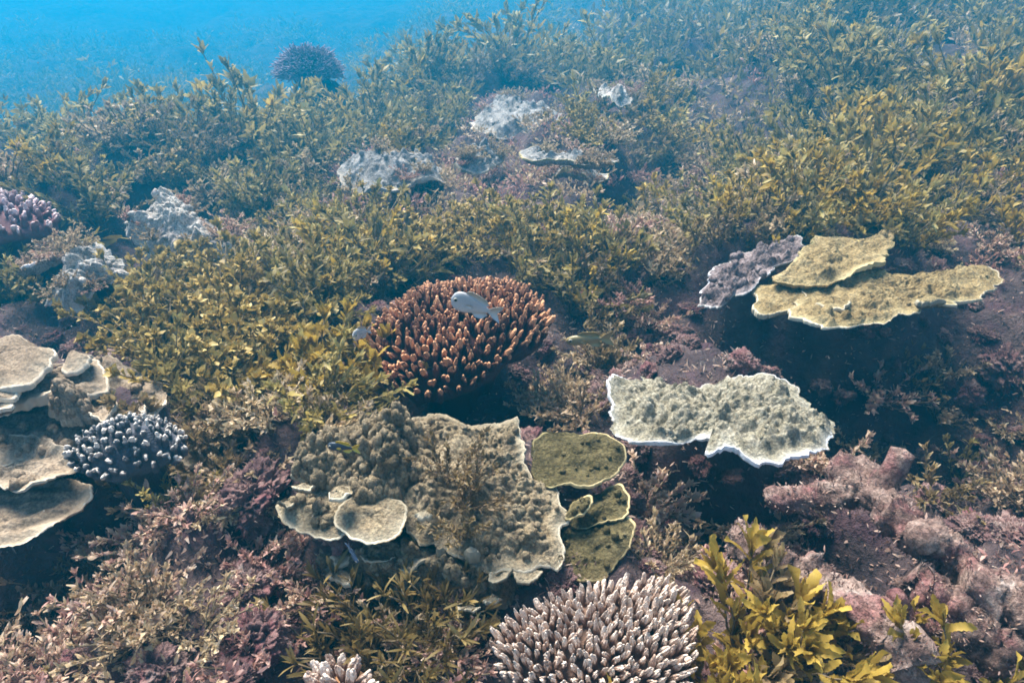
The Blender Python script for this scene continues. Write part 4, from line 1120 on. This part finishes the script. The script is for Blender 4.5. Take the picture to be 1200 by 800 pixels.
FIELDLAB = {'sarg': ('seaweed_field', 'olive seaweed covering the far slope as one mass'), 'sargy': ('seaweed_field', 'yellow seaweed scattered through the far slope'), 'sargb': ('seaweed_field', 'brownish seaweed scattered through the far slope'),
            'pink': ('algae_carpet', 'pinkish algae carpet between the tufts'), 'tan': ('algae_carpet', 'sandy tan algae carpet between the tufts'), 'gold': ('algae_carpet', 'golden algae between the bushes')}
for mname, mb in FIELD.mb.items():
    nm, lb = FIELDLAB[mname]
    tag(link(nm, mb.mesh(nm), M[mname]), lb, kind='stuff')

# --- the large plants close by, blade by blade
RH = np.random.default_rng(5)
def hero(px, py, mat, size, lean, label, leafscale=1.0, widen=1.0, dz=0.0):
    g = ground(px, py); g[2] = float(full_h(g[0], g[1])) - .01 + dz
    place('hero', mat, g, size, lean, RH, None, label, True, leafscale, widen)
hero(868, 800, 'sargy', 1.05, (.05, -.1), 'large yellow seaweed with broad toothed blades beside the pinkish white finger coral', 1.0, .8)
hero(885, 800, 'sargb', .85, (.2, -.1), 'brown seaweed growing through the large yellow seaweed', .9, .9)
hero(905, 812, 'sargy', .80, (.25, -.1), 'yellow seaweed with broad blades spreading over the dead branches', 1.0, .8)
hero(820, 822, 'sargy', .80, (-.4, .0), 'yellow seaweed with broad blades leaning over the pinkish white finger coral', 1.0, .8)
hero(748, 838, 'sargy', .70, (-.1, .1), 'short yellow seaweed in front of the pinkish white finger coral', 1.15, .8)
hero(1100, 850, 'sargy', .75, (.0, -.1), 'upright yellow seaweed by the broken end of a dead branch', 1.0, .8)
hero(1180, 850, 'sargy', .70, (.2, 0), 'yellow seaweed beside the upright one by the dead branch', 1.0, .8)
for (px, py, s, l) in [(385, 492, 1.1, (-.2, 0)), (425, 488, 1.1, (.25, 0)), (350, 500, .95, (-.4, 0)), (400, 480, 1.0, (0, 0))]:
    hero(px, py, 'sargy', s, l, 'bright yellow stubby seaweed between the brown finger coral and knobbly plate coral', .75, 1.3)
for (px, py, s, l) in [(235, 520, .8, (.2, 0)), (262, 505, .8, (.4, 0)), (215, 500, .7, (-.1, 0))]:
    hero(px, py, 'sarg', s, l, 'olive seaweed with long blades beside the blue grey finger coral', .8, 1.0)
for (px, py, s, l) in [(262, 590, .6, (.1, 0)), (290, 560, .6, (-.2, 0)), (180, 575, .5, (.2, 0)), (160, 600, .5, (0, 0))]:
    hero(px, py, 'sargb', s, l, 'brownish seaweed between the buff plates and the knobbly plate coral', .9, 1.2)
for (px, py, s, l) in [(728, 345, 1.15, (-.1, 0)), (705, 345, 1.0, (-.3, 0)), (640, 325, 1.0, (0, 0)), (600, 320, .9, (-.2, 0))]:
    hero(px, py, 'sarg', s, l, 'olive seaweed with upright blades on the rise behind the finger coral and plates', .72, .95)
for (px, py, s, l) in [(955, 262, 1.2, (.25, 0)), (985, 245, 1.2, (.35, 0)), (915, 240, 1.15, (.1, 0)), (1015, 270, 1.0, (.4, 0)), (1110, 270, 1.3, (.4, 0)), (1150, 250, 1.3, (.5, 0)), (1190, 290, 1.2, (.2, 0)), (1080, 240, 1.2, (.4, 0)), (880, 270, 1.0, (.0, 0))]:
    hero(px, py, 'sargy', s, l, 'yellow seaweed with long leaning blades behind the tiered yellow plate coral', .6, 1.0)
for (px, py, s_, l) in [(165, 195, 2.3, (-.30, 0)), (190, 188, 2.1, (-.15, 0)), (140, 205, 1.4, (-.5, 0)), (215, 200, 1.45, (.0, 0)), (178, 210, 1.5, (-.3, -.2)), (240, 205, 1.2, (.2, 0)), (110, 215, 1.1, (-.3, 0))]:
    g = ground(px, py); g[2] = float(full_h(g[0], g[1])) - .01
    place('sarg', 'sarg', g, s_, l, RH, None, 'tall seaweed forming the peak against blue water above the pale lumpy coral')
for (px, py, s_, dz) in [(520, 560, .42, .155), (540, 590, .40, .14), (560, 570, .36, .155), (545, 625, .36, .12)]:
    g = ground(px, py, dz)
    place('sarg', 'sargb', g - np.array([0, 0, .012]), s_, (RH.normal(0, .3), 0), RH, None, 'small brown seaweed sprig rooted on top of the knobbly plate coral')
for (px, py, s, l) in [(955, 475, .5, (.1, 0)), (1000, 470, .5, (-.2, 0)), (1030, 460, .5, (.3, 0)), (700, 425, .5, (.3, 0)), (720, 415, .5, (.1, 0))]:
    hero(px, py, 'sargb', s, l, 'small brown seaweed sprig in the rubble near the white rimmed plate coral', .9, 1.3)
for label_, tv in ONTOP:
    words = label_.replace(',', '').split()
    cut = [i for i, w_ in enumerate(words) if w_ in ('with', 'on', 'among', 'curling', 'roofing', 'far', 'draped', 'above')]
    short = ' '.join(words[:cut[0]])
    for k in range(7):
        i_ = int(tv.shape[0] * RH.uniform(.45, .98)); j_ = RH.integers(tv.shape[1])
        place('pink', 'tan' if RH.random() < .7 else 'pink', tv[i_, j_] - np.array([0, 0, .008]), RH.uniform(.35, .75), RH.normal(0, .3, 2), RH, None, f'small frilly algae tuft growing on the {short}')
for (px, py, s) in [(425, 745, 1.15), (470, 735, 1.05), (395, 740, .95), (505, 722, .95), (455, 762, .9), (440, 725, 1.0), (525, 735, .8), (480, 765, .8)]:
    g = ground(px, py); g[2] = float(full_h(g[0], g[1])) - .01
    place('wisp', 'wisp', g, s, RH.normal(0, .2, 2), RH, None, 'dark brown wispy seaweed at the foot of the knobbly plate coral')

# ------------------------------------------------------------------ rubble: rocks, dead branches, turf
def turf_on(V, Nn, count, rg, L=.012, W=.0045, seed=0):
    i = rg.integers(len(V), size=count)
    b = V[i]; nn = nrm(Nn[i] + rg.normal(0, .55, (count, 3)) + [0, 0, .3])
    return leaf_cloud(b, nn, rg.normal(0, 1, (count, 3)), L * rg.uniform(.5, 1.5, count), W * rg.uniform(.6, 1.4, count), rg.normal(0, .4, count), 2, 1, rg.uniform(0, 1, count), rg, 0, .15)
ICO5 = ico(6)
ROCKS = []
for k in range(10):
    V0, F0 = ICO5
    rg = np.random.default_rng(300 + k)
    sc_ = np.array([1, rg.uniform(.7, 1), rg.uniform(.55, .85)])
    d = 1 + .40 * fbm(V0 * 1.3 + k * 9, 3, k) + .16 * fbm(V0 * 5 + k, 3, k + 50) + .12 * (1 - 2 * np.abs(fbm(V0 * 7 + k, 3, k + 70))) + .10 * fbm(V0 * 16 + k, 3, k + 90)
    V = V0 * d[:, None] * sc_
    rm = mk_mesh('rock', V, F0); rm.materials.append(M['rock'])
    T = turf_on(V * .98, V0, 1500, rg, .11, .034)
    tm = mk_mesh('turf', T[0], T[1], T[2]); tm.materials.append(M['turf'])
    ROCKS.append((rm, tm))
def rock(p, s, rg, label, turf=True, group=None):
    rm, tm = ROCKS[rg.integers(len(ROCKS))]
    r = empty('reef_rock', p, label, 'rock', group or label)
    r.rotation_euler = (rg.normal(0, .3), rg.normal(0, .3), rg.uniform(0, 6.28)); r.scale = (s,) * 3
    link('rock', rm, None, r)
    if turf: tag(link('turf', tm, None, r), kind='stuff')
RK = np.random.default_rng(21)
def rubble():
    k = 0
    G = np.stack([RK.uniform(-1.6, 1.9, 2600), RK.uniform(.35, 2.1, 2600)], -1)
    Z = full_h(G[:, 0], G[:, 1]); PX = project(np.column_stack([G, Z]))
    placed = []
    for (x, y), z, (px, py, w) in zip(G, Z, PX):
        if not (-60 < px < 1260 and 0 < py < 900): continue
        rub = any(inside(px, py, q) for q in RUBBLE) or any(inside(px, py, q) for q in TANLEAF[1:2])
        pk = any(inside(px, py, q) for q in PINK) or any(inside(px, py, q) for q in MIXOL)
        ng = any(inside(px, py, q) for q in NOGROW[1:7])
        if not (rub or pk or ng) or any(inside(px, py, q) for q in NOGROW[-3:]): continue
        if RK.random() > (1.0 if rub else .45 if pk else .5): continue
        s = RK.choice([.016, .022, .03, .042, .055], p=[.3, .28, .22, .14, .06])
        if ng: s = min(s, .03)
        if placed and np.min(np.hypot(*(np.array(placed)[:, :2] - [x, y]).T) - np.array(placed)[:, 2]) < s * .75: continue
        placed.append((x, y, s))
        d = np.hypot(LP[:, 0] - x, LP[:, 1] - y); i = int(np.argmin(d))
        sz = 'large' if s > .04 else 'fist-sized' if s > .025 else 'small'
        rock((x, y, z - s * .1), s, RK, f'{sz} pink and purple crusted rock {where((x, y))}')
        k += 1
        if k >= 290: break
    print('rocks', k)
rubble()

def dead_branch(pts, rad, label, seed, h=.03, stubs=()):
    """pts in photograph pixels with heights above the bed"""
    P = np.array([ground(px, py, hh + .06) for (px, py, hh) in pts])
    c = P.mean(0); g = np.array([c[0], c[1], float(full_h(c[0], c[1]))])
    r = empty('dead_coral_branch', g, label, 'dead coral', 'dead coral branches lying in the rubble')
    n = 60; t = np.linspace(0, 1, len(P)); tt = np.linspace(0, 1, n)
    Q = np.stack([np.interp(tt, t, P[:, k]) for k in range(3)], -1)
    Q = Q + .006 * np.stack([fbm(np.stack([tt * 5, tt * 0 + seed + q, tt * 0], -1), 3, seed) for q in range(3)], -1)
    rr = rad * (1 + .18 * fbm(np.stack([tt * 9, tt * 0 + seed, tt * 0], -1), 3, seed)); rr[-1] *= .82; rr[0] *= .8
    V, F = tube(Q, rr, 30)
    T = np.concatenate([np.repeat(Q, 30, 0), Q[-1:], Q[:1]]); nn = nrm(V - T)
    V = V + nn * (rad * (.30 * fbm(V * 50, 4, seed) + .16 * fbm(V * 170, 3, seed + 3)))[:, None]
    link('branch', mk_mesh('branch', V - g, F), M['log'], r)
    rg = np.random.default_rng(seed)
    for (ft, a, L, sr) in stubs:
        b = Q[int(ft * (n - 1))]; d = np.array([math.cos(a) * .6, math.sin(a) * .6 - .4, .55])
        S = b + np.linspace(0, L, 14)[:, None] * nrm(d)
        v, f = tube(S, sr * np.linspace(1.1, .95, 14), 18)
        v = v + (.2 * sr * fbm(v * 80, 3, seed + 9))[:, None] * nrm(v - b)
        link('stub', mk_mesh('stub', v - g, f), M['log'], r)
    tf = turf_on(V, nn, 800, rg, .0055, .0020)
    tag(link('turf', mk_mesh('turf', tf[0] - g, tf[1], tf[2]), M['turf'], r), kind='stuff')
dead_branch([(985, 545, .07), (1040, 590, .09), (1085, 635, .09), (1135, 680, .05)], .026, 'thick dead coral branch with a sawn looking round stub', 1, stubs=[(.62, 3.9, .05, .019), (.28, 1.2, .07, .017)])
dead_branch([(935, 672, .04), (1000, 715, .07), (1078, 785, .07)], .030, 'thick pale dead coral branch pointing at the upright yellow seaweed', 2)
dead_branch([(1068, 675, .08), (1120, 720, .06), (1180, 760, .04)], .026, 'reddish dead coral branch lying below the round stubbed one', 3)
dead_branch([(1040, 722, .06), (1085, 728, .06), (1130, 750, .05)], .014, 'thin magenta dead coral branch with a short fork', 4, stubs=[(.3, 2.2, .045, .011)])
dead_branch([(1130, 690, .08), (1190, 712, .07), (1280, 760, .05)], .030, 'thick dead coral branch with a pale top at the rubble edge', 5)
dead_branch([(860, 630, .05), (905, 660, .06), (950, 700, .04)], .022, 'short crusted dead coral branch behind the large yellow seaweed', 6)
dead_branch([(900, 585, .05), (1000, 570, .07), (1060, 600, .03)], .018, 'dead coral branch crossing under the white rimmed plate coral', 7)

def turf_carpet():
    rg = np.random.default_rng(91)
    n = 130000
    y = .3 + 3.6 * rg.random(n) ** 1.2; x = (rg.random(n) * 2 - 1) * (.55 + .85 * y)
    z = full_h(x, y); e = .004
    nx = -(full_h(x + e, y) - z) / e; ny = -(full_h(x, y + e) - z) / e
    cl_ = fbm(np.stack([x * 14, y * 14, x * 0], -1), 3, 12)
    keep = cl_ > rg.uniform(-.9, .5, n)
    V = np.stack([x, y, z - .001], -1)[keep]; Nn = nrm(np.stack([nx, ny, np.ones(n)], -1))[keep]
    m = len(V); d = nrm(Nn + rg.normal(0, .6, (m, 3)))
    V, F, A = leaf_cloud(V, d, rg.normal(0, 1, (m, 3)), .0095 * rg.uniform(.5, 1.7, m), .0036 * rg.uniform(.6, 1.5, m), rg.normal(0, .4, m), 2, 1, np.clip(.45 + .4 * cl_[keep] + rg.normal(0, .2, m), 0, 1), rg, 0, .2)
    tag(link('turf_algae', mk_mesh('turf_algae', V, F, A), M['turf']), 'short pinkish brown turf algae over the reef bed', kind='stuff')
turf_carpet()

# ------------------------------------------------------------------ fish
def fish_mat(name, top, belly, z0=-.15, z1=.2):
    m, nt, out = new_mat(name)
    tc = N(nt, 'ShaderNodeTexCoord'); sp = N(nt, 'ShaderNodeSeparateXYZ'); nt.links.new(tc.outputs['Object'], sp.inputs[0])
    mr_ = N(nt, 'ShaderNodeMapRange'); mr_.inputs['From Min'].default_value = z0; mr_.inputs['From Max'].default_value = z1
    nt.links.new(sp.outputs[2], mr_.inputs[0])
    vz = N(nt, 'ShaderNodeTexVoronoi', Scale=45.0); nt.links.new(tc.outputs['Object'], vz.inputs['Vector'])
    c = mixc(nt, mr_.outputs[0], belly, top)
    c = mixc(nt, math_n(nt, 'MULTIPLY', vz.outputs[0], .35), c, top)
    p = N(nt, 'ShaderNodeBsdfPrincipled', Roughness=.4); p.inputs['Specular IOR Level'].default_value = .4
    nt.links.new(c, p.inputs['Base Color']); nt.links.new(p.outputs[0], out.inputs[0])
    return m
def fish(label, px, py, h, length, heading, depth, matb, matf, width=.16):
    p = ground(px, py, h)
    r = empty('fish', p, label, 'fish')
    t = np.linspace(0, 1, 22)
    prof = depth * np.clip(np.sin(np.pi * np.clip(t, 0, 1) ** .62), 0, 1) ** .8 * (1 - .25 * t) + .055 * sstep(.75, 1, t) * (t > .7)
    prof[0] = .012; wd = width * np.clip(np.sin(np.pi * t ** .6), 0, 1) ** .8 * (1 - .6 * t) + .012
    th = np.linspace(0, 2 * np.pi, 18, endpoint=False)
    X = .5 - t * .80
    V = np.stack([np.repeat(X[:, None], 18, 1), wd[:, None] * np.cos(th) * .5, prof[:, None] * np.sin(th) * .5], -1).reshape(-1, 3)
    V = np.concatenate([V, [[.508, 0, 0], [X[-1] - .005, 0, 0]]]); j = np.arange(18); b = 21 * 18
    F = [gridfaces(22, 18, True), np.stack([(j + 1) % 18, j, np.full(18, len(V) - 2)], -1), np.stack([b + j, b + (j + 1) % 18, np.full(18, len(V) - 1)], -1)]
    link('body', mk_mesh('body', V, F), matb, r)
    def fin(name, outline, y=0, th_=.008, yaw=0):
        O = np.array(outline, float); n = len(O)
        A = np.column_stack([O[:, 0], np.full(n, y + th_ / 2), O[:, 1]]); B = A.copy(); B[:, 1] = y - th_ / 2
        c1 = A.mean(0) + [0, .004, 0]; c2 = B.mean(0) - [0, .004, 0]
        Vv = np.concatenate([A, B, [c1], [c2]]); k = np.arange(n); k2 = (k + 1) % n
        link(name, mk_mesh(name, Vv, [np.stack([k, k2, k2 + n, k + n], -1), np.stack([k, k2, np.full(n, 2 * n)], -1), np.stack([k2 + n, k + n, np.full(n, 2 * n + 1)], -1)], smooth=False), matf, r)
    pr = lambda q: float(np.interp(q, t, prof)) / 2
    fin('dorsal_fin', [(.5 - .8 * a, pr(a) - .012) for a in np.linspace(.30, .86, 8)] + [(.5 - .8 * a - .02, pr(a) + k) for a, k in ((.92, .05), (.82, .12), (.62, .10), (.45, .085), (.34, .045))])
    fin('anal_fin', [(.5 - .8 * a, -pr(a) + .012) for a in np.linspace(.58, .88, 6)] + [(.5 - .8 * a - .03, -pr(a) - k) for a, k in ((.94, .05), (.82, .13), (.66, .09))])
    fin('tail_fin', [(-.26, .03), (-.38, .12), (-.55, .19), (-.50, .08), (-.45, 0), (-.50, -.08), (-.55, -.19), (-.38, -.12), (-.26, -.03)])
    for sgn in (-1, 1):
        fin('pectoral_fin', [(.20, -.01), (.12, .035), (.05, .02), (.03, -.03), (.10, -.055), (.17, -.04)], sgn * (width * .47), .006)
        V0, F0 = ICO2
        ey = float(np.interp(.12, t, wd)) * .45
        e = link('eye', mk_mesh('eye', V0 * .045 * np.array([1, .6, 1]) + [.5 - .8 * .13, sgn * ey, .03], F0), M['eye'], r)
        link('pupil', mk_mesh('pupil', V0 * .030 * np.array([1, .5, 1]) + [.5 - .8 * .13, sgn * (ey + .016), .03], F0), M['pupil'], e)
    hx = nrm(np.array(heading, float)); up = nrm(np.array([0, 0, 1.0]) - hx * hx[2]); yy = np.cross(up, hx)
    Mx = np.eye(4); Mx[:3, 0] = hx * length; Mx[:3, 1] = yy * length; Mx[:3, 2] = up * length; Mx[:3, 3] = p
    r.matrix_world = Matrix(Mx.tolist())
M['fish_pale'] = fish_mat('pale_fish', (.30, .29, .28), (.50, .50, .52)); M['fin_pale'] = fish_mat('pale_fin', (.40, .36, .30), (.46, .46, .46))
M['fish_dark'] = fish_mat('dark_fish', (.03, .04, .055), (.06, .07, .09)); M['fin_yellow'] = fish_mat('yellow_fin', (.60, .42, .05), (.65, .48, .08))
M['fish_olive'] = fish_mat('olive_fish', (.20, .15, .06), (.36, .28, .13)); M['fin_olive'] = fish_mat('olive_fin', (.30, .22, .08), (.36, .28, .12))
M['fish_slate'] = fish_mat('slate_fish', (.06, .09, .14), (.14, .19, .26))
M['eye'] = rock_mat('fish_eye', [(0.3, (.30, .28, .22)), (0.7, (.42, .40, .32))], 5, 0, 5, .25); M['pupil'] = rock_mat('fish_pupil', [(0.3, (.008, .008, .01)), (0.7, (.012, .012, .014))], 5, 0, 5, .2)
fish('pale grey damselfish hovering over the brown finger coral', 557, 359, .31, .084, (-.93, .15, .28), .46, M['fish_pale'], M['fin_pale'])
fish('tiny pale fish at the edge of the brown finger coral', 424, 390, .20, .046, (-.55, -.8, .1), .56, M['fish_pale'], M['fin_pale'], .2)
fish('small dark fish with a yellow tail over the knobbly plate coral', 402, 524, .29, .040, (-.97, .1, .05), .34, M['fish_dark'], M['fin_yellow'])
fish('olive wrasse sheltering in the brown seaweed by the rubble', 690, 398, .12, .095, (-.95, .1, -.12), .26, M['fish_olive'], M['fin_olive'])
fish('slim slate blue fish under the frilled small plates', 413, 648, .14, .030, (.4, -.3, -.75), .28, M['fish_slate'], M['fish_slate'])

# ------------------------------------------------------------------ the water itself
def water():
    rg = np.random.default_rng(3)
    mb = MB(); V0, F0 = ICO1
    for k in range(260):
        d = ray(rg.uniform(-100, 1300), rg.uniform(-50, 850)); p = CAMP + d * rg.uniform(.9, 3.2)
        if p[2] < float(base_h(p[0], p[1])) + .12: continue
        mb.add(V0 * rg.uniform(.0004, .0010) + p, F0)
    tag(link('suspended_particles', mb.mesh('suspended_particles'), M['rim_white']), 'pale specks drifting in the water', kind='stuff')
    x0, x1, y0, y1, z0, z1 = -29.5, 29.5, -3.0, 37.5, -3.6, 1.75
    V = [(x, y, z) for z in (z0, z1) for y in (y0, y1) for x in (x0, x1)]
    F = np.array([(0, 2, 3, 1), (4, 5, 7, 6), (0, 1, 5, 4), (2, 6, 7, 3), (0, 4, 6, 2), (1, 3, 7, 5)])
    m, nt, out = new_mat('sea_water')
    v = N(nt, 'ShaderNodeVolumePrincipled')
    v.inputs['Color'].default_value = (.0, .34, .55, 1)
    v.inputs['Density'].default_value = .098
    v.inputs['Anisotropy'].default_value = .65
    nt.links.new(v.outputs[0], out.inputs['Volume'])
    o = link('haze', mk_mesh('haze', np.array(V), F, smooth=False), m)
    tag(o, 'clear blue sea water filling the whole scene', kind='stuff')
water()

print('triangles', sum(len(m.loops) - 2 * len(m.polygons) for m in bpy.data.meshes))
